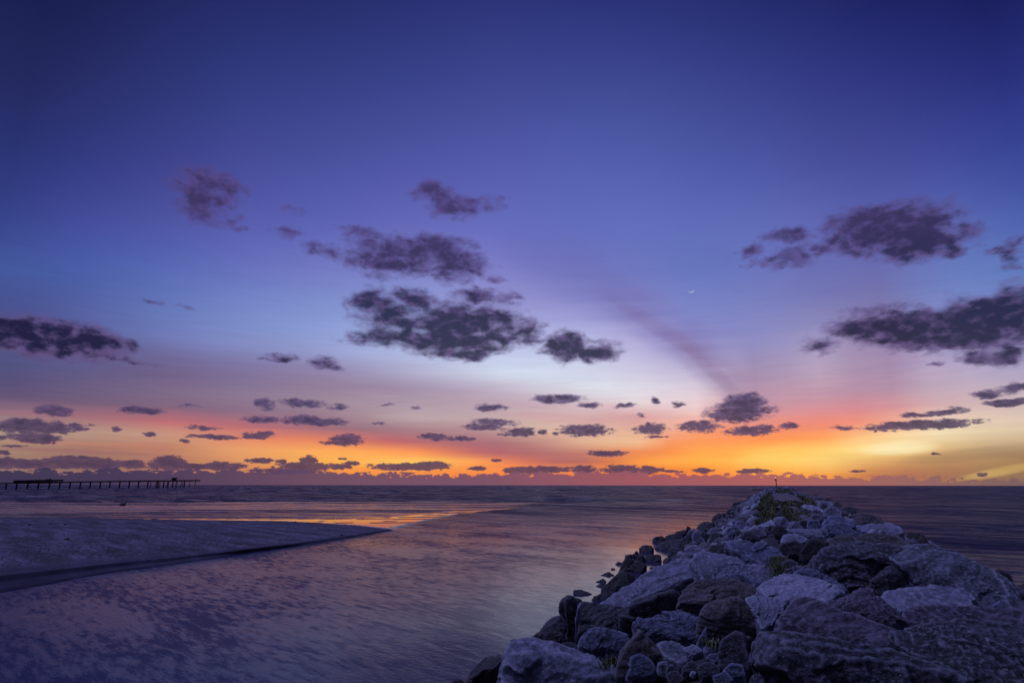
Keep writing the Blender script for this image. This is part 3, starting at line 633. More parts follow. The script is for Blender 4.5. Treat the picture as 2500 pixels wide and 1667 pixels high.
H = [
# --- foreground, left of centre
('A',[(0,1240),(20,1205),(60,1195),(110,1215),(110,1300),(0,1300)],60,'wet','small black rock in the bottom left corner of the jetty, at the water'),
('A',[(60,1290),(130,1190),(190,1100),(285,1010),(340,1000),(440,985),(460,1100),(420,1300)],60,'wet','dark mossy boulder at the water beside the long pale ridged boulder',((330,1080,.25),)),
('A',[(370,1290),(420,1120),(455,985),(540,905),(650,905),(850,970),(1080,1000),(1250,1060),(1380,1130),(1500,1180),(1740,1240),(1740,1330),(400,1330)],38,'lav','long pale ridged boulder with brown flank along the bottom edge',((850,1060,.10),(560,1030,.08),(1200,1110,.08)),20),
('A',[(370,1290),(400,1220),(510,1145),(600,1130),(700,1175),(800,1290)],45,'blue','low domed dark blue rock cut off by the bottom edge of the picture'),
('A',[(610,880),(740,795),(760,900),(650,915)],50,'wet','small black wedge rock at the waterline next to a rounded grey boulder'),
('A',[(685,905),(730,830),(770,760),(840,695),(905,675),(960,760),(1000,850),(1040,950),(980,985),(850,960)],62,'grey','rounded speckled grey boulder leaning against the upright slabs',((850,800,.2),)),
('A',[(885,620),(912,540),(950,520),(990,640),(1010,880),(985,870),(930,740)],78,'brown','narrow upright slab, leftmost of the standing slabs by the water',(),24),
('A',[(935,560),(955,500),(1080,550),(1040,640),(1030,990),(1005,940),(965,800)],80,'dark','dark upright slab with a pointed top among the standing slabs',(),26),
('A',[(1045,590),(1078,548),(1075,700),(1055,960),(1020,990),(1025,720)],82,'lav','thin pale upright slab edge standing like a post',(),26),
('A',[(1060,600),(1085,545),(1180,560),(1400,645),(1660,700),(1700,830),(1520,840),(1380,800),(1150,760),(1060,820)],35,'dark','big dark wedge boulder sloping down right from the standing slabs',((1140,600,.12),(1450,690,.08)),22),
('A',[(1500,720),(1640,660),(1720,648),(1960,645),(2060,690),(2230,810),(2080,860),(1860,870),(1660,820),(1560,760)],28,'blue','smooth dark blue slab sloping toward the camera behind the weeds',((1960,680,.10),),20),
('A',[(1050,840),(1060,775),(1150,745),(1230,765),(1160,830),(1070,900)],50,'dark','small rounded dark rock tucked under the big dark wedge boulder'),
('A',[(1045,950),(1060,880),(1130,800),(1230,758),(1380,800),(1480,855),(1460,920),(1400,1030),(1200,1040),(1060,990)],52,'blue','blocky dark blue boulder with a pale left edge below the wedge',((1140,870,.14),(1240,790,.05)),22),
('A',[(1370,1110),(1400,980),(1470,880),(1545,788),(1620,850),(1700,930),(1780,1010),(1870,1100),(1780,1150),(1560,1150)],55,'brown','pyramid shaped boulder with a sharp peak near the bottom centre',((1548,800,.20),(1700,1010,.14)),26),
('A',[(1440,1130),(1480,1010),(1560,985),(1620,1010),(1690,1110),(1640,1160),(1500,1160)],60,'blue','small domed blue rock resting in front of the pyramid boulder'),
('A',[(1690,1110),(1700,1060),(1770,1045),(1800,1100),(1770,1160),(1710,1150)],60,'grey','small pale grey rock at the right foot of the pyramid boulder'),
('A',[(1680,900),(1740,880),(1830,870),(1960,950),(1990,1040),(1880,1070),(1760,1010)],18,'grey','low grey gravelly rock between the pyramid boulder and the weeds',(),10),
('A',[(2010,920),(2060,820),(2100,760),(2120,880),(2070,940)],72,'blue','small dark spike shaped rock standing among the weeds',(),26),
('A',[(2190,1020),(2200,900),(2230,855),(2340,800),(2460,840),(2450,1100),(2270,1080)],60,'dark','blocky dark boulder in front of the pale fissured slope, left of the foremost boulder'),
('A',[(1905,945),(1990,905),(2070,965),(1980,1000)],35,'lav','small pale wedge rock left of the weeds'),
('A',[(2075,950),(2100,895),(2185,930),(2175,970),(2100,975)],50,'lav','small pale rock directly under the spike shaped rock'),
('A',[(2095,1010),(2130,985),(2200,990),(2230,1040),(2150,1060)],50,'blue','small blue rock left of the blocky dark boulder'),
('A',[(1890,1130),(1910,1080),(1980,1045),(2080,1085),(2050,1140),(1940,1160)],55,'dark','small dark rock above the white stone fragment'),
('A',[(2020,1110),(2080,1060),(2150,1065),(2230,1110),(2200,1170),(2060,1170)],50,'dark','low flat dark rock with a pale rim near the bottom edge'),
('A',[(2230,1140),(2290,1065),(2400,1075),(2420,1170),(2270,1180)],55,'blue','small dark blue rock wedged beside the foremost boulder'),
('A',[(2150,1170),(2250,1130),(2320,1200),(2250,1250),(2180,1230)],50,'blue','small rounded blue rock at the bottom edge beside the white fragment'),
('A',[(1770,1150),(1850,1130),(1925,1190),(1880,1225),(1790,1210)],45,'dark','small dark rock below the pyramid boulder'),
('A',[(1960,1160),(1975,1130),(2015,1135),(2010,1165),(1985,1178)],60,'pale','tiny white stone fragment lying near the bottom edge'),
('A',[(830,1010),(850,940),(930,900),(1010,895),(1090,960),(1070,1050),(900,1050)],50,'wet','black rock in the gap below the standing slabs'),
# --- second row
('A',[(1205,600),(1215,575),(1390,480),(1510,370),(1600,320),(1700,280),(1870,200),(1960,198),(2030,260),(2090,380),(1990,440),(1800,480),(1600,540),(1440,620),(1350,640)],30,'lav','largest pale lavender slab with a rounded peak, left of centre',((2040,340,.10),(1700,380,.06),(1930,220,.03)),22),
('C',[(610,665),(700,640),(800,630),(890,645),(1050,700),(1200,740),(1290,760),(1325,830),(1250,895),(1000,830),(830,860),(740,850),(680,720)],32,'lav','pale grey slab right behind the largest lavender slab',((900,700,.05),),18),
('C',[(820,860),(870,815),(1010,800),(1150,840),(1245,895),(1180,925),(1060,900),(900,880)],40,'blue','low dark blue rock under the front edge of the pale grey slab'),
('A',[(1380,660),(1440,610),(1500,560),(1680,500),(1830,470),(1890,500),(1870,600),(1760,690),(1540,690)],58,'dark','round shouldered dark boulder tucked below the largest lavender slab',((1600,560,.2),)),
('A',[(1850,590),(1880,500),(1920,470),(2010,395),(2130,375),(2250,380),(2300,350),(2360,370),(2500,450),(2600,530),(2400,560),(2100,580),(1950,610)],36,'brown','brownish boulder with a low peak in the middle of the pile',((2130,540,.14),(2300,380,.04)),20),
('A',[(2020,690),(2040,640),(2080,580),(2180,540),(2352,525),(2420,560),(2490,650),(2560,780),(2500,850),(2300,800),(2150,740)],62,'brown','smooth round brown boulder in front of the brownish peaked boulder',((2250,620,.2),),10),
('B',[(60,530),(120,515),(250,530),(420,540),(410,620),(300,720),(210,790),(140,680)],34,'lav','grey slab sloping down right of the smooth round brown boulder',(),20),
('B',[(160,455),(270,410),(330,360),(395,333),(500,340),(640,380),(760,415),(860,460),(760,530),(690,560),(420,550),(260,540)],16,'pale','brightest flat white slab in the middle of the pile',((500,360,.02),),22,),
('B',[(630,455),(690,425),(820,435),(890,470),(780,500),(690,500)],25,'dark','low mossy dark rock at the right end of the white slab'),
('C',[(900,560),(960,540),(1140,530),(1230,530),(1340,610),(1510,700),(1450,730),(1300,760),(1130,710),(1080,620),(980,600)],26,'blue','dark blue slab holding the green tuft on its right',((1200,560,.03),),20),
('C',[(750,620),(780,575),(900,545),(1000,590),(1060,630),(1140,690),(1110,710),(980,690),(860,660),(760,650)],50,'dark','jagged dark rock behind the pale grey slab'),
('C',[(1330,790),(1370,720),(1420,690),(1465,685),(1530,725),(1440,760),(1380,800)],50,'dark','small dark wedge rock in front of the green tuft'),
('C',[(1370,800),(1440,750),(1520,735),(1580,760),(1520,810),(1420,820)],45,'purple','small purplish rock above the white slab'),
('B',[(470,340),(490,300),(570,280),(700,310),(780,350),(900,460),(800,450),(640,390),(520,350)],38,'blue','dark blue rock sloping right behind the white slab',(),20),
('C',[(1360,560),(1365,520),(1395,480),(1500,475),(1595,520),(1560,550),(1460,530)],22,'lav','pale topped flat rock above the dark hollow',(),18),
('C',[(1325,620),(1370,555),(1480,515),(1545,570),(1530,680),(1410,660)],66,'dark','dark steep rock, left wall of the hollow'),
('C',[(1520,640),(1580,525),(1660,505),(1750,555),(1680,650),(1620,710),(1530,700)],68,'wet','black blocky rock, right wall of the hollow'),
('B',[(570,260),(640,190),(700,135),(780,90),(950,50),(1150,60),(1330,95),(1400,180),(1530,235),(1580,330),(1420,370),(1390,430),(1070,470),(900,460),(780,360),(650,290)],48,'congl','big dark speckled boulder right of the hollow',((700,150,.05),(1000,200,.12),(1250,200,.10)),12),
('B',[(1065,450),(1080,390),(1170,310),(1265,268),(1350,320),(1420,430),(1310,480),(1120,490)],64,'dark','rounded dark knobbly boulder in front of the big speckled boulder',((1250,330,.2),),10),
('C',[(1660,610),(1700,560),(1860,490),(2070,460),(2300,470),(2420,520),(2500,600),(2350,620),(2100,580),(1850,600)],22,'brown','broad brownish slab behind the big speckled boulder',(),14),
('B',[(1215,130),(1330,30),(1460,22),(1550,90),(1700,130),(1900,200),(2130,310),(2220,380),(2290,460),(2360,580),(2290,640),(2000,520),(1750,390),(1560,290),(1380,190)],36,'grey','huge lichen patched slab descending to the sea on the right',((1500,110,.04),(1900,330,.05)),14),
('B',[(1385,20),(1400,-5),(1530,10),(1558,90),(1470,60)],60,'wet','black square rock behind the top of the huge right slab'),
('B',[(1610,125),(1630,105),(1665,108),(1710,135),(1650,150)],40,'wet','small black rock peeking over the huge right slab at the sea'),
('B',[(1400,430),(1415,380),(1460,335),(1550,318),(1670,370),(1840,460),(1620,490),(1430,480)],42,'blue','dark blue rock with a pale left foot under the huge right slab',((1500,380,.1),)),
('B',[(1140,500),(1240,465),(1420,455),(1600,455),(1750,448),(1900,480),(2090,585),(2040,650),(1820,640),(1600,600),(1350,620),(1260,580)],20,'lav','long low pale boulder lying across the right side',((1750,480,.04),),12),
('B',[(2050,640),(2090,585),(2170,545),(2300,605),(2230,660),(2090,670)],45,'blue','small blue block at the right end of the long pale boulder'),
('B',[(690,600),(720,545),(800,500),(950,462),(1090,460),(1200,520),(1310,610),(1390,700),(1300,760),(1200,790),(1000,720),(820,640)],40,'purple','purplish banded boulder with a black hollow in its right face',((1000,560,.08),(1150,560,.08)),20),
('B',[(1340,700),(1370,610),(1600,570),(1800,600),(1900,640),(2352,620),(2400,780),(1900,760),(1600,740),(1420,740)],20,'purple','low dark purple slab below the long pale boulder',(),14),
('B',[(280,800),(300,745),(400,640),(470,560),(580,532),(700,570),(850,640),(1000,710),(1150,790),(1300,850),(1500,890),(1700,980),(1790,1060),(1500,1060),(1200,960),(900,880),(700,830),(500,820)],34,'purple','long ridged dark boulder just behind the foremost boulder',((560,600,.05),(900,720,.05),(1150,860,.05)),18),
('B',[(40,1330),(60,1180),(100,1030),(150,920),(205,805),(350,790),(500,795),(700,800),(880,860),(1050,920),(1200,960),(1400,990),(1600,1050),(1800,1130),(2000,1240),(2000,1330)],42,'congl','foremost huge rough boulder filling the bottom right centre',((280,860,.10),(700,930,.08),(1200,1040,.06)),14),
('B',[(1200,820),(1300,745),(1600,705),(1900,720),(2200,740),(2420,790),(2420,1330),(2000,1330),(1850,1140),(1700,1010),(1500,920),(1330,870)],26,'congl','dark pebbly boulder filling the bottom right corner',((1900,850,.05),(2200,950,.05)),10),
('B',[(905,850),(940,790),(965,768),(1045,800),(1010,850),(970,868)],60,'pale','small pale square stone lodged behind the foremost boulder'),
('B',[(1120,920),(1140,895),(1220,870),(1345,885),(1310,950),(1180,950)],25,'lav','flat bluish stone lodged right of the small pale stone'),
('B',[(1740,870),(1800,830),(1880,870),(1900,930),(1820,930)],35,'grey','grey stone lying on the dark pebbly boulder'),
('B',[(2180,990),(2230,960),(2300,1000),(2280,1030),(2200,1020)],30,'grey','small grey stone near the right edge on the dark pebbly boulder'),
('B',[(2030,480),(2040,445),(2085,480),(2080,520),(2050,510)],55,'pale','pale chip of stone under the huge right slab'),
# --- waterline left
('A',[(1150,560),(1180,515),(1230,498),(1310,505),(1260,560),(1180,570)],50,'wet','small black rock at the waterline below the biggest black shore rock'),
('A',[(1220,540),(1228,470),(1290,400),(1340,355),(1400,300),(1510,340),(1500,410),(1390,500),(1290,565)],55,'wet','biggest black shore rock left of the largest lavender slab'),
('A',[(1365,350),(1400,260),(1440,210),(1560,230),(1610,270),(1520,350)],60,'wet','black blocky rock behind the biggest black shore rock'),
('A',[(1005,490),(1010,463),(1065,463),(1160,497),(1085,518),(1030,505)],30,'wet','flat black islet rock alone in the channel water'),
('A',[(1190,402),(1250,372),(1280,398),(1230,415)],35,'wet','small pointed black rock in the water, right of the flat islet'),
('A',[(1188,438),(1230,415),(1275,412),(1235,448)],30,'wet','small black rock just below the pointed black rock in the water'),
('A',[(1230,352),(1265,325),(1310,318),(1342,342),(1290,360)],30,'wet','low black rock in the water beside a tiny rock'),
('A',[(1310,300),(1322,288),(1350,292),(1345,308)],30,'wet','tiny black rock just breaking the water by the shore'),
('A',[(1348,258),(1375,233),(1400,240),(1410,262),(1380,270)],35,'wet','small peaked black rock touching the shore in the water'),
('C',[(85,700),(90,648),(160,643),(240,650),(240,705),(150,720)],60,'wet','dark square rock at the waterline, lower of the shore rocks'),
('C',[(160,650),(168,625),(185,618),(208,645),(190,660)],60,'wet','small dark pointed rock at the waterline left of the round one'),
('C',[(200,620),(205,590),(235,573),(300,570),(322,600),(290,635),(220,640)],55,'wet','round dark rock at the waterline'),
('C',[(310,552),(312,522),(340,505),(390,495),(420,520),(380,560)],50,'wet','dark rock at the tip of the weedy line of shore rocks'),
('C',[(405,535),(418,495),(500,472),(545,490),(560,520),(470,555)],50,'wet','dark knobbly rock second along the weedy line of shore rocks'),
('C',[(500,480),(505,460),(560,448),(605,440),(600,480),(560,510)],50,'wet','dark rock third along the weedy line of shore rocks'),
('C',[(588,445),(595,412),(628,430),(625,450)],65,'wet','small dark spike rock sticking up at the shoreline'),
('C',[(235,705),(255,660),(300,650),(375,650),(385,690),(300,720)],50,'dark','dark rock beside the square shore rock'),
('C',[(330,600),(340,575),(400,545),(480,560),(560,520),(595,590),(520,615),(420,625)],42,'grey','speckled grey shore rock with a notch in its top'),
('C',[(435,650),(442,598),(500,590),(570,595),(560,650),(490,675)],58,'grey','grey rock with a pale left end near the shore'),
('C',[(540,650),(590,600),(640,570),(755,590),(740,660),(640,675)],45,'lav','pale capped rock with a black front in the left slope'),
('C',[(635,500),(660,455),(690,445),(722,480),(750,560),(700,595),(655,575)],68,'lav','pale upright rounded rock standing in the left slope'),
('C',[(555,540),(570,500),(610,460),(660,430),(670,470),(640,570),(600,595)],60,'grey','leaning grey slab left of the pale upright rock'),
('C',[(655,450),(680,410),(730,380),(820,385),(830,430),(760,450),(700,460)],40,'brown','brownish rubbly rock above the pale upright rock'),
('C',[(770,470),(800,430),(860,440),(890,470),(860,490),(800,490)],45,'grey','grey rock with a pale rim in the left slope'),
('C',[(775,530),(780,490),(820,468),(885,480),(900,520),(850,540)],50,'dark','blocky dark rock with a pale top in the left slope'),
('C',[(730,500),(735,470),(770,480),(790,540),(760,550)],60,'wet','narrow black rock between paler rocks of the left slope'),
('C',[(910,540),(960,525),(1050,530),(1110,550),(1060,560),(960,560)],22,'lav','flat thin pale slab behind the jagged dark rock'),
# --- middle, crest
('D',[(438,475),(465,432),(560,425),(605,450),(570,495),(480,500)],55,'dark','rounded dark rock jutting out on the left skyline of the jetty'),
('D',[(598,460),(605,410),(640,388),(675,392),(690,450),(640,475)],58,'dark','dark blocky rock right of the rounded skyline rock'),
('D',[(675,360),(690,325),(740,322),(758,350),(720,380)],55,'dark','small round rock high on the left skyline'),
('D',[(665,450),(700,390),(770,370),(785,430),(730,480)],50,'lav','pale tilted rock below the left skyline'),
('D',[(770,400),(830,350),(915,350),(900,395),(840,440),(785,440)],45,'grey','grey rock just left of the grass on the crest'),
('D',[(745,500),(790,455),(880,468),(885,500),(810,560),(755,545)],40,'pale','pale blue boulder left of the grassy crest'),
('D',[(598,595),(640,560),(700,552),(775,555),(785,595),(700,615)],30,'pale','flat pale rock with a bright top, left of the grass'),
('D',[(340,600),(355,560),(400,520),(480,498),(505,540),(440,590)],48,'brown','brown rock on the left slope above the shallow water'),
('D',[(478,580),(500,520),(550,502),(565,565),(515,610)],62,'brown','upright reddish brown rock in the left slope'),
('D',[(110,690),(150,640),(200,605),(255,598),(325,612),(310,690),(180,740)],48,'dark','dark rounded boulder on the left shoulder of the jetty'),
('D',[(445,735),(500,668),(580,645),(675,650),(690,700),(570,745)],38,'grey','grey blue rock with a flat top in the left slope'),
('D',[(240,850),(300,800),(360,765),(455,740),(450,800),(330,850)],18,'pale','bright lavender flat rock catching the sky light'),
('D',[(455,790),(480,745),(560,730),(700,750),(800,790),(910,810),(870,850),(600,860)],26,'blue','long dark blue slab in the centre of the left slope',(),20),
('D',[(560,870),(700,845),(850,845),(960,870),(1000,930),(880,960),(700,930)],30,'purple','broad purplish rock below the long dark blue slab'),
('D',[(75,890),(120,840),(200,852),(265,895),(210,930),(110,920)],45,'grey','grey rock with a pale rim near the left shoulder'),
('D',[(95,950),(160,915),(275,930),(305,1000),(210,1035),(120,1010)],50,'dark','dark boulder with a pale cap in the lower left slope'),
('D',[(460,900),(520,858),(580,875),(610,930),(520,960)],55,'dark','dark lumpy rock in front of the broad purplish rock'),
('D',[(585,950),(640,890),(740,895),(830,960),(905,1015),(760,1025),(640,990)],48,'dark','long black lumpy rock in the middle of the slope'),
('D',[(340,990),(400,900),(440,850),(470,920),(450,1010),(380,1020)],60,'blue','narrow leaning blue rock in the lower left slope'),
('D',[(980,880),(1000,830),(1050,790),(1100,800),(1100,880),(1040,910)],55,'dark','dark rock left of the black cleft in the crest'),
('D',[(1090,880),(1130,800),(1250,800),(1315,860),(1240,980),(1120,930)],62,'wet','black blocky rock in the cleft of the crest'),
('D',[(1095,760),(1110,680),(1150,655),(1250,650),(1320,705),(1395,775),(1310,825),(1120,800)],55,'lav','smooth rounded grey boulder at the foot of the sandy path',((1240,690,.12),),12),
('D',[(840,800),(900,775),(1000,722),(1100,690),(1100,780),(970,820)],14,'pale','flat pale sandy slab left of the smooth rounded grey boulder'),
('D',[(1270,890),(1330,810),(1380,755),(1430,722),(1500,760),(1600,850),(1500,900),(1380,930)],52,'grey','cone shaped grey boulder right of the smooth rounded one',((1430,760,.12),),18),
('D',[(1505,790),(1520,735),(1560,715),(1650,715),(1640,840),(1560,830)],65,'wet','black rock in the gap under the bright green plants'),
('D',[(1630,830),(1650,740),(1690,703),(1830,710),(1860,800),(1750,850)],50,'blue','blue faceted boulder right of the black gap'),
('D',[(1250,940),(1310,862),(1500,895),(1620,852),(1850,845),(1935,915),(1960,970),(1700,980),(1400,960)],35,'lav','broad pale brown boulder in the middle of the crest',((1650,900,.06),)),
('D',[(1590,930),(1640,888),(1730,880),(1690,935)],35,'pale','small bright flat stone on the broad pale brown boulder'),
('D',[(1520,590),(1545,540),(1600,512),(1670,560),(1700,640),(1600,650)],62,'dark','dark square rock at the right edge of the bright green plants'),
('D',[(1555,500),(1580,472),(1650,465),(1800,490),(1905,530),(1890,580),(1780,570),(1680,545)],26,'pale','pale lavender block on the crest right of the green plants'),
('D',[(1690,580),(1760,530),(1855,560),(1830,610),(1720,615)],50,'brown','brown rock under the pale lavender block'),
('D',[(1680,680),(1700,620),(1740,597),(1865,620),(1895,700),(1770,725)],55,'purple','rounded reddish rock right of the plants'),
('D',[(1740,420),(1790,405),(1880,398),(2030,415),(2065,480),(2010,520),(1900,500),(1800,460)],35,'lav','large pale rock on the right skyline of the crest'),
('D',[(1815,490),(1880,438),(1950,468),(2000,530),(1900,545)],58,'dark','dark rock in front of the large pale skyline rock'),
('D',[(2050,470),(2062,435),(2105,400),(2150,430),(2200,495),(2130,520)],52,'dark','dark pointed rock at the right end of the far crest'),
('D',[(1890,620),(1905,560),(1970,512),(2090,500),(2200,575),(2180,650),(2000,670)],42,'grey','grey rounded boulder in the right slope below the pale skyline rock'),
('D',[(1725,335),(1745,308),(1775,293),(1815,332),(1770,345)],50,'dark','small peaked dark rock on the far right skyline'),
('D',[(1695,380),(1760,330),(1860,350),(1860,405),(1760,420)],45,'purple','reddish rock right of the grassy far crest'),
('D',[(1850,375),(1900,355),(1970,370),(2045,385),(2045,425),(1910,410)],40,'brown','low brown rock behind the large pale skyline rock'),
('D',[(1870,800),(1890,710),(1990,640),(2150,650),(2300,730),(2400,800),(2250,880),(1980,890)],36,'blue','large blue grey boulder in the middle of the right slope',((2050,720,.05),)),
('C',[(1870,370),(1920,330),(1980,303),(2080,315),(2180,340),(2220,395),(2100,410),(1940,415)],40,'brown','brown ridge topped boulder on the right skyline above the sea'),
('C',[(1850,300),(1865,263),(1910,255),(1990,268),(1998,305),(1960,345),(1890,320)],45,'dark','dark boulder on the right skyline behind the brown ridge topped one'),
('C',[(1900,440),(1940,405),(2200,385),(2290,398),(2370,460),(2300,490),(2070,460)],24,'lav','flat topped pale slab on the right skyline above the sea',(),16),
('C',[(1690,440),(1720,395),(1790,360),(1900,390),(2080,445),(2000,485),(1820,490)],34,'blue','broad dark blue rock in the upper right slope'),
('C',[(1640,450),(1660,430),(1740,445),(1760,490),(1690,500)],45,'grey','small grey rock left of the broad dark blue rock'),
]
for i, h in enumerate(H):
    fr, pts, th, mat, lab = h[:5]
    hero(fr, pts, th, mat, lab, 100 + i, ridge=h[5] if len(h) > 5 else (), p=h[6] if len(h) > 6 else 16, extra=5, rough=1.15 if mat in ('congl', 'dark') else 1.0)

# smaller filler rocks in the gaps; the far ones melt into rubble
heroP = [np.array(o.location) for o in COL.objects if o.name.startswith(('boulder', 'rock'))]
PROTO = []
for k in range(14):
    rg = np.random.default_rng(500 + k)
    P = rg.normal(size=(14, 3)); P /= np.linalg.norm(P, axis=1)[:, None]; P *= np.array([1, .75, .6]) * rg.uniform(.8, 1.1, (14, 1))
    c, V, F = rockshape(P, 5, 14 + 6 * (k % 2), 1.0, 6, 900 + k)
    me = bpy.data.meshes.new('rock'); me.from_pydata([tuple(v) for v in V], [], F); me.update(); me.shade_smooth(); PROTO.append(me)
MATS = ['dark', 'grey', 'brown', 'blue', 'lav', 'purple', 'wet', 'congl']
cache = {}
def proto(k, m):
    if (k, m) not in cache:
        me = PROTO[k].copy(); me.materials.append(ROCK[m]); cache[(k, m)] = me
    return cache[(k, m)]
def inst(x, y, s, m, label, group, dz=0.0):
    z = max(float(zm(x, y)), -.15) + dz
    o = bpy.data.objects.new('rock', proto(random.randrange(14), m)); COL.objects.link(o)
    o.location = (x, y, z); o.scale = (s, s, s * random.uniform(.7, 1)); o.rotation_euler = (random.uniform(-.4, .4), random.uniform(-.4, .4), random.uniform(0, 6.3))
    return tag(o, label, 'rock', group)
zones = [  # (n, x range, y range, size range, mats, label, group)
 (14, (-3.8, 1.0), (3.2, 9), (.08, .15), ['dark', 'blue', 'brown', 'wet'], 'small dark stone in a gap between the foreground boulders, left', 'small stones between the foreground boulders'),
 (14, (1.0, 5.5), (3.8, 10), (.10, .22), ['dark', 'blue', 'congl'], 'small dark stone in a gap between the right foreground boulders', 'small stones between the right foreground boulders'),
 (40, (-7.6, -4.2), (8, 30), (.22, .5), ['wet', 'wet', 'dark', 'dark', 'grey'], 'dark weedy rock on the left waterline of the jetty', 'dark rocks along the left waterline'),
 (34, (-4.6, -1.0), (9, 30), (.18, .36), ['dark', 'grey', 'brown', 'blue', 'lav'], 'mixed grey or brown rock on the left slope of the jetty', 'rocks of the left slope'),
 (18, (2.8, 8.5), (9, 36), (.3, .6), ['dark', 'grey', 'brown', 'blue'], 'dark rock on the right slope of the jetty', 'rocks of the right slope'),
]
rcount = 0
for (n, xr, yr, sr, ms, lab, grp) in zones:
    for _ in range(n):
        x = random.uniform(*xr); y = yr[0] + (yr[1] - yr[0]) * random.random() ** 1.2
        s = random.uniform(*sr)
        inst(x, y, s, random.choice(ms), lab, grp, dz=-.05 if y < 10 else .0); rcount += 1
# far rubble: one mass
vs, fs, mi, base = [], [], [], 0
rg = np.random.default_rng(77)
V5, F5 = ico(3)
mats6 = ['dark', 'grey', 'brown', 'purple', 'lav', 'wet']
for it_ in range(2720):
    y = 27 + (308 - 27) * rg.random() ** 1.5; xc = 1.1 + .3 * math.sin(y * .03)
    side = -1 if rg.random() < .55 else 1
    off = rg.uniform(1.2, 9.6) if y < 125 else rg.uniform(0, 10.0)
    if y > 300: off = rg.uniform(0, 6)
    if it_ >= 2600: side, off, y = 1, rg.uniform(4.2, 9.5), rg.uniform(-3, 14)
    x = xc + side * off
    z = float(zm(x, y))
    if z < -.5: continue
    s = rg.uniform(.25, .75) * (1 + .25 * (y > 120)) * (.75 if off < 2.6 else 1)
    if off < 2.6 and y < 125: s *= .5
    if it_ >= 2600: s = rg.uniform(.45, .8); z -= .25
    A3 = rg.normal(size=(3, 3)); Qm, _ = np.linalg.qr(A3)
    d = V5 * np.array([1, .75, .6]); pl = rg.normal(size=(9, 3)); pl /= np.linalg.norm(pl, axis=1)[:, None]; hh = rg.uniform(.55, .85, 9)
    ss = np.maximum(V5 @ pl.T / hh, 0); r = ((ss ** 12).sum(1) + 1) ** (-1 / 12)
    Pq = (d * r[:, None] * (1 + .06 * rg.normal(size=(len(d), 1)))) @ Qm.T * s + np.array([x, y, z + s * .1])
    vs.append(Pq); fs += [[a + base for a in f] for f in F5]; mi += [rg.integers(0, 6)] * len(F5); base += len(V5)
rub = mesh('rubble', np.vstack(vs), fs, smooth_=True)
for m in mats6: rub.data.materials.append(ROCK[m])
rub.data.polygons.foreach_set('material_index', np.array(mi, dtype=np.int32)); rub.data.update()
tag(rub, 'far mass of jetty rocks narrowing toward the beacon on the horizon', 'rubble', kind='stuff')
for (u, v, s) in [(1840, 1197, 1.6), (1848, 1195, 2.0), (1856, 1197, 1.6), (1865, 1196, 1.5)]:
    p = ground(u, v); o = bpy.data.objects.new('rock', proto(random.randrange(14), 'dark')); COL.objects.link(o); o.location = (p[0], p[1], .2); o.scale = (s * 1.3, s, s * .8)
    tag(o, 'low dark rock in the sea spray left of the jetty end', 'rock', 'rocks in the spray off the jetty end')

# ------------------------------------------------------------------ path on the crest
def strip(name, y0, y1, hwf, mat, label, lift=.05, xoff=0):
    ys = np.linspace(y0, y1, 160); ts = np.linspace(-1, 1, 25)
    P = np.zeros((160, 25, 3))
    for i, y in enumerate(ys):
        w = hwf(y) * (1 + .15 * math.sin(y * .7)); xs = 1.1 + .3 * math.sin(y * .03) + xoff + ts * w
        P[i, :, 0] = xs; P[i, :, 1] = y; P[i, :, 2] = zm(xs, np.full(25, y)) + lift + .25 * (1 - np.abs(ts) ** 3) - .7 * smooth(y0 + 5, y0, y)
    nn = fbm(np.column_stack([P[..., 0].ravel() * .8, P[..., 1].ravel() * .8, np.zeros(P[..., 0].size)]), 3).reshape(P.shape[:2])
    P[..., 2] += nn * .06
    return tag(gridmesh(name, P[::-1], mat), label, 'path', kind='structure')
strip('path', 31, 128, lambda y: np.interp(y, [31, 54, 64, 110, 128], [.5, .6, 1.9, 2.3, 1.6]), M_PATH, 'pale sandy path along the crest of the jetty', .28)

# ------------------------------------------------------------------ plants
def blades(polys, n, hgt, seed):
    rg = np.random.default_rng(seed); V = []; F = []
    for fr, pts, wgt in polys:
        o = np.array(px(fr, pts)); lo, hi = o.min(0), o.max(0); q = 0
        want = int(n * wgt)
        cand = rg.uniform(lo, hi, (want * 4, 2)); ok = inpoly(cand, [tuple(a) for a in o]); cand = cand[ok][:want]
        cen = o.mean(0)
        for u, v in cand:
            b = hit(u, v, .5)
            if b[1] > 330: continue
            sc_ = 1 + .3 * rg.normal(); hh = hgt * max(.4, sc_) * min(2.2, max(1, b[1] / 35))
            cl = fbm(np.array([[b[0] * 1.2, b[1] * .8, 3.3]]), 2)[0]; base = b + np.array([0, 0, -.12 + .22 * cl])
            for j in range(4):
                a = rg.uniform(0, 6.28); w = hh * .16; lean = rg.uniform(.2, .9) * hh
                p0 = base + np.array([rg.normal() * .06, rg.normal() * .06, 0])
                t1 = np.array([math.cos(a), math.sin(a), 0]); sd_ = np.array([-math.sin(a), math.cos(a), 0]) * w
                k = len(V); V += [p0 - sd_, p0 + sd_, p0 + t1 * lean * .5 + sd_ * .8 + (0, 0, hh * .6), p0 + t1 * lean * .5 - sd_ * .8 + (0, 0, hh * .6), p0 + t1 * lean + (0, 0, hh * .9)]
                F += [(k, k + 1, k + 2, k + 3), (k + 3, k + 2, k + 4)]
    return V, F
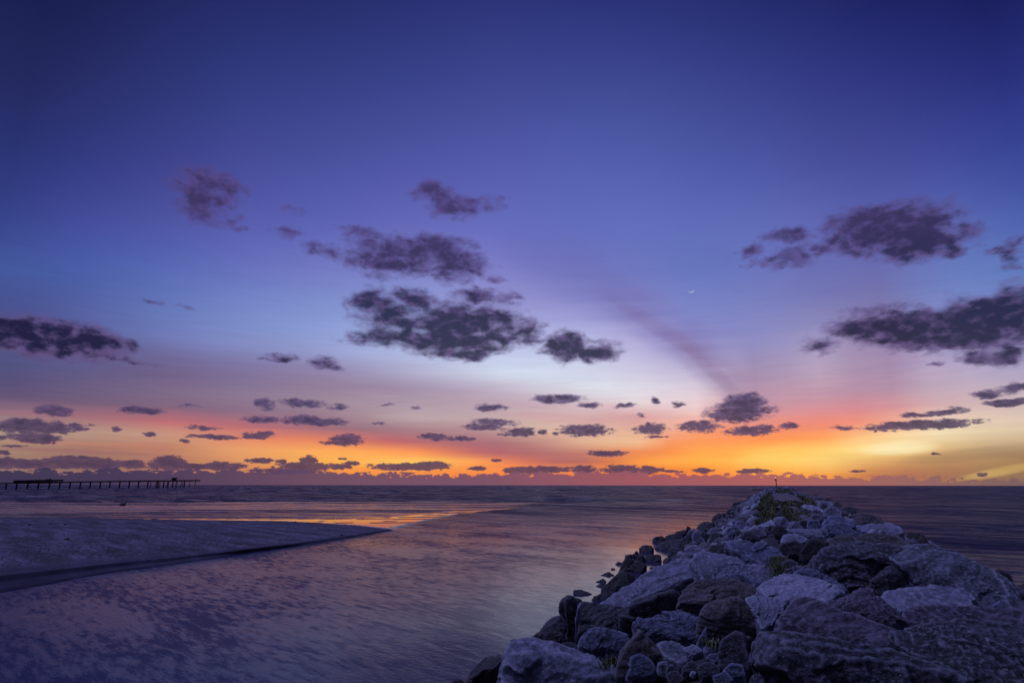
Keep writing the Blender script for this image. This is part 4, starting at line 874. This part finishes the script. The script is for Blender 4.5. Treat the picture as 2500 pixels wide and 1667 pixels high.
GC = [('D', [(1230,500),(1330,470),(1560,480),(1560,560),(1680,650),(1640,715),(1480,700),(1330,640),(1230,580)], 1.6),
      ('D', [(880,600),(1000,540),(1110,500),(1100,590),(1110,630),(900,640)], .5),
      ('D', [(820,740),(900,680),(1100,660),(1040,700),(900,750)], .45),
      ('D', [(880,480),(900,440),(1000,400),(1180,420),(1400,430),(1700,440),(1760,465),(1560,475),(1270,465),(1000,480),(800,560)], 1.1),
      ('D', [(890,400),(960,330),(1050,270),(1060,330),(1100,370),(1000,405)], .6),
      ('D', [(1130,232),(1300,228),(1500,225),(1540,260),(1400,275),(1150,268)], .5),
      ('D', [(1480,320),(1560,270),(1700,380),(1780,460),(1650,440),(1540,380)], .7)]
V, F = blades(GC, 2400, .10, 5)
tag(mesh('ground_cover', V, F, M_LEAF, smooth_=False), 'green and olive ice plant and grass spread over the jetty crest', 'ground cover', kind='stuff')
for polys, n, hg, lab, sd_ in [([('C', [(1268,720),(1290,660),(1340,645),(1400,650),(1425,690),(1340,770),(1290,765)], 1)], 700, .04, 'green tuft of grass growing between slabs in the middle of the pile', 9),
                          ([('A', [(2110,850),(2150,850),(2150,890),(2110,890)], 1)], 40, .05, 'sparse green weed beside the spike shaped rock', 10),
                          ([('A', [(2180,1190),(2280,1190),(2280,1240),(2180,1240)], 1)], 120, .05, 'low green weeds at the bottom edge near the white fragment', 11),
                          ([('A', [(1200,1020),(1350,1010),(1380,1060),(1260,1060)], 1)], 110, .05, 'dark green weeds below the blocky blue boulder', 12)]:
    V, F = blades(polys, n, hg, sd_); tag(mesh('grass_tuft', V, F, M_LEAF, smooth_=False), lab, 'grass tuft')

# ------------------------------------------------------------------ primitives
def box(c, s, rotz=0.0):
    x, y, z = s; V = []
    for dx in (-.5, .5):
        for dy in (-.5, .5):
            for dz in (-.5, .5):
                a, b = dx * x, dy * y; V.append((c[0] + a * math.cos(rotz) - b * math.sin(rotz), c[1] + a * math.sin(rotz) + b * math.cos(rotz), c[2] + dz * z))
    return V, [(0, 1, 3, 2), (4, 6, 7, 5), (0, 4, 5, 1), (2, 3, 7, 6), (0, 2, 6, 4), (1, 5, 7, 3)]
def tube(p0, p1, r0, r1, n=10):
    p0, p1 = np.array(p0, float), np.array(p1, float); d = p1 - p0; d /= np.linalg.norm(d); a = np.cross(d, [1, 0, 0] if abs(d[0]) < .9 else [0, 1, 0]); a /= np.linalg.norm(a); b = np.cross(d, a)
    V = [p + r * (a * math.cos(t) + b * math.sin(t)) for p, r in ((p0, r0), (p1, r1)) for t in np.linspace(0, 2 * math.pi, n, endpoint=False)]
    return V, [(i, (i + 1) % n, n + (i + 1) % n, n + i) for i in range(n)] + [tuple(range(n))[::-1], tuple(range(n, 2 * n))]
def join(parts):
    V, F = [], []
    for v, f in parts: k = len(V); V += list(v); F += [tuple(i + k for i in q) for q in f]
    return V, F
def part(name, VF, mat, parent, origin):
    V, F = VF; o = mesh(name, [np.array(v) - np.array(origin) for v in V], F, mat, parent, False); return o

# ------------------------------------------------------------------ beacon
dB = 300.0; d = ray(1895.3, 1184.5); bp_ = EYE + d / math.hypot(*d[:2]) * dB; bx_, by_ = bp_[0], bp_[1]; zb = float(zm(bx_, by_)) + .05
top = EYE[2] + 16.5 / FPX * dB / math.cos(PITCH)
b = empty('beacon', (bx_, by_, zb)); tag(b, 'thin dark beacon post with a glowing lamp at the end of the jetty', 'beacon')
O = (bx_, by_, zb)
part('pole', join([tube((bx_ + .15, by_, zb), (bx_, by_, top - .9), .2, .17)]), M_IRON, b, O)
part('daymark', join([tube((bx_, by_, top - 1.3), (bx_, by_, top - .85), .45, .40, 12), box((bx_, by_, top - 1.0), (1.3, .12, .12)), tube((bx_, by_, top - .85), (bx_, by_, top - .3), .22, .12)]), M_IRON, b, O)
def ball(c, r, n=3):
    V, F = ico(n); return [np.array(c) + v * r for v in V], F
part('lamp', ball((bx_, by_, top - .1), .20), emis('beacon_lamp', (1.0, .42, .32), 1.6), b, O)

# ------------------------------------------------------------------ pier
def pp(u, vbase):   # point on the water at a photo column
    q = ground(u, vbase + 0.0); return np.array([q[0], q[1], 0.0])
PL = ground(-60, 1194.6); PR = ground(482, 1191.2)
def on(u):   # pier line
    d = ray(u, 1190); a = math.atan2(d[0], d[1]); n_ = np.array([math.sin(a), math.cos(a)])
    e = PR[:2] - PL[:2]; s = np.linalg.solve(np.column_stack([n_, -e]), PL[:2]); return np.array([n_[0] * s[0], n_[1] * s[0]]), s[1], s[0]
def zt(u, v):
    q, s, r = on(u); d = ray(u, v); return EYE[2] + r * d[2] / math.hypot(d[0], d[1])
ang = math.atan2(PR[1] - PL[1], PR[0] - PL[0]); perp = np.array([-math.sin(ang), math.cos(ang)])
q0, _, _ = on(240); pz = zt(240, 1181)
pier = empty('pier', (q0[0], q0[1], 0)); tag(pier, 'long dark pier on concrete piles across the left horizon', 'pier'); OP = (q0[0], q0[1], 0)
def prism(us, vt, vb, w0, w1):
    V = []; 
    for u, a, c in zip(us, vt, vb):
        q, _, _ = on(u); za, zc = zt(u, a), zt(u, c)
        for wq in (w0, w1):
            for z in (zc, za): V.append((*(q + perp * wq), z))
    F = []
    for i in range(len(us) - 1):
        k = i * 4; F += [(k, k + 4, k + 5, k + 1), (k + 3, k + 7, k + 6, k + 2), (k + 1, k + 5, k + 7, k + 3), (k, k + 2, k + 6, k + 4)]
    k = (len(us) - 1) * 4; F += [(0, 1, 3, 2), (k, k + 2, k + 3, k + 1)]
    return V, F
US = [-60, 0, 100, 200, 300, 380, 483]; VB = [1182.6, 1181.6, 1180, 1177.6, 1176.2, 1175.6, 1174.4]; VT = [a - d_ for a, d_ in zip(VB, [2.9, 2.9, 2.9, 2.9, 3.0, 3.2, 3.2])]
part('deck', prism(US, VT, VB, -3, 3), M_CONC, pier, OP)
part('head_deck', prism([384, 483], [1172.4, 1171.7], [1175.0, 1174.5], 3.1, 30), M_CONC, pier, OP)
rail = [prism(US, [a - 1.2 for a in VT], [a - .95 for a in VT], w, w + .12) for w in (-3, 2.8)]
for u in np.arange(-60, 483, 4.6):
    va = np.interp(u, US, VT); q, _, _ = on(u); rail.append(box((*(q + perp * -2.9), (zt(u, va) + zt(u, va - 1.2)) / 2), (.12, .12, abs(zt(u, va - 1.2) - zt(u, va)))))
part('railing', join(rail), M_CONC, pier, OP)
pil = [14.4, 39.8, 67, 93, 119.4, 144.8, 169.8, 195, 219.3, 243.6, 267, 291, 314.4, 337, 359.7, 382.9]
for u in pil:
    q, _, r = on(u); zd = zt(u, np.interp(u, US, VB)) + .2
    part('pile', join([tube((*(q + perp * w), -2), (*(q + perp * w * .8), zd), .42, .42) for w in (-.5, .5)] + [box((*q, zd - .2), (.8, 4, .4), ang)]), M_CONC, pier, OP)
for i, u in enumerate([394, 401.5, 405, 409.5, 414, 417.5, 421, 424.5, 428, 432, 437, 441, 444.5, 449, 452, 458, 462, 469, 472, 479]):
    q, _, r = on(u); zd = zt(u, np.interp(u, US, VB)) + .2; w = [-2.4, 8, 16, 27, 2.4][i % 5]
    part('pile', tube((*(q + perp * w), -2), (*(q + perp * w), zd), .38, .38), M_CONC, pier, OP)
for u, hgt in [(195, 6), (292, 6), (385, 7), (434, 7), (441, 8), (447, 6), (481, 9), (404, 4), (408, 4)]:
    va = np.interp(u, US, VT); q, _, _ = on(u); z0 = zt(u, va)
    part('lamp_post', join([tube((*(q + perp * 2.6), z0), (*(q + perp * 2.6), z0 + hgt * .75), .10, .07, 6), box((*(q + perp * 2.6), z0 + hgt * .75), (1.0, .3, .15), ang)]), M_IRON, pier, OP)
# shack near the pier head
hb = empty('pier_hut', (*on(422)[0], zt(422, 1173))); OH = tuple(hb.location); tag(hb, 'small dark hut with overhanging roof near the end of the pier', 'hut')
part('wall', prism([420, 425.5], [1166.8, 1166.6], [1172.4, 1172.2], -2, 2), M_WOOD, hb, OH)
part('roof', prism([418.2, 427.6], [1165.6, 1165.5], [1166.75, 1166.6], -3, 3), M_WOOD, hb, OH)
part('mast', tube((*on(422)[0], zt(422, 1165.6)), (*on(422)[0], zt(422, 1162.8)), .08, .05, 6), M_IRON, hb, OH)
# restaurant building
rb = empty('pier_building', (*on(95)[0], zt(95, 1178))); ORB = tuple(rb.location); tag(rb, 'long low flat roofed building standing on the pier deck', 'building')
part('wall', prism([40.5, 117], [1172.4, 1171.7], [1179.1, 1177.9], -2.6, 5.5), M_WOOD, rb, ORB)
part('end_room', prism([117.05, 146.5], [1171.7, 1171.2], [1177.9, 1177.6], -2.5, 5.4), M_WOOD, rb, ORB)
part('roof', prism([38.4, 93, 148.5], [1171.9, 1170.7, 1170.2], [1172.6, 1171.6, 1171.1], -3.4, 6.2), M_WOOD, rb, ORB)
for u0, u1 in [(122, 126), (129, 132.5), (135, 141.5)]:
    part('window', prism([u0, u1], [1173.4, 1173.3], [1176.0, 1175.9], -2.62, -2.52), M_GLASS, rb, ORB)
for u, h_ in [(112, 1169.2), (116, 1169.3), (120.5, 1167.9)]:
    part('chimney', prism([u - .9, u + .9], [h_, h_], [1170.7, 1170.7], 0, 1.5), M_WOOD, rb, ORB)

# ------------------------------------------------------------------ small dark things on the sand
for (u, v, s, z, lab) in [(300, 1232, .85, .0, 'black rock lying alone on the wet flats beyond the sand bar'),
                     (833, 1308, .22, .12, 'small black kelp clump near the tip of the sand bar'), (72, 1281, .22, .3, 'small kelp clump at the far left of the sand bar'),
                     (122, 1280, .18, .3, 'second kelp clump from the left on the far side of the sand bar'), (160, 1280, .22, .3, 'third kelp clump from the left on the far side of the sand bar'), (165, 1315, .22, .55, 'kelp clump lying mid way up the sand bar on the left'), (720, 1275, .25, .08, 'kelp clump by the orange pool on the far edge of the sand bar')]:
    p = ground(u, v, z); nm = 'rock' if v == 1232 else 'kelp_clump'
    rg = np.random.default_rng(int(u)); P = rg.normal(size=(14, 3)); P /= np.linalg.norm(P, axis=1)[:, None]
    c, V, F = rockshape(P * (np.array([1.0, .7, .75]) if nm == 'rock' else np.array([1.0, .6, .45])) * s, 4, 10, 1.8, 4, int(u))
    o = mesh(nm, V, F, M_KELP, loc=(p[0], p[1], z + s * .15)); o.rotation_euler = (0, 0, -YAW)
    tag(o, lab, 'rock' if nm == 'rock' else 'kelp')

# ------------------------------------------------------------------ crescent moon
Rm = 30000.0; dm = ray(1687, 707); cm = EYE + dm * Rm; rad = Rm * math.tan(R(.27))
ru = np.cross(dm, [0, 0, 1.0]); ru /= np.linalg.norm(ru); uu = np.cross(ru, dm)
V = []; n = 24
for i in range(n + 1):
    a = R(-165 + 150 * i / n) + R(8)
    th = math.sin(math.pi * i / n)
    for rr_, dz in ((1, 0), (1 - .13 * th, .0), (1 - .06 * th, -.25)):
        V.append(cm + rad * (rr_ * (ru * math.cos(a) + uu * math.sin(a))) + dm * dz * rad)
F = []
for i in range(n):
    k = 3 * i
    for a, b_ in ((0, 1), (1, 2), (2, 0)): F.append((k + a, k + b_, k + 3 + b_, k + 3 + a))
mo = mesh('crescent_moon', [v - cm for v in V], F, emis('moonlight', (.85, .85, .95), 1.0), loc=tuple(cm), smooth_=False)
tag(mo, 'thin white crescent moon high over the jetty', 'moon')

# ------------------------------------------------------------------ render
vs_ = sc.view_settings; sc.display_settings.display_device = 'sRGB'
vs_.view_transform = 'Standard'; vs_.look = 'None'; vs_.exposure = 0; vs_.gamma = 1; vs_.use_curve_mapping = False
sc.render.engine = 'CYCLES'; sc.cycles.use_denoising = True; sc.cycles.max_bounces = 5; sc.cycles.diffuse_bounces = 3; sc.cycles.glossy_bounces = 3
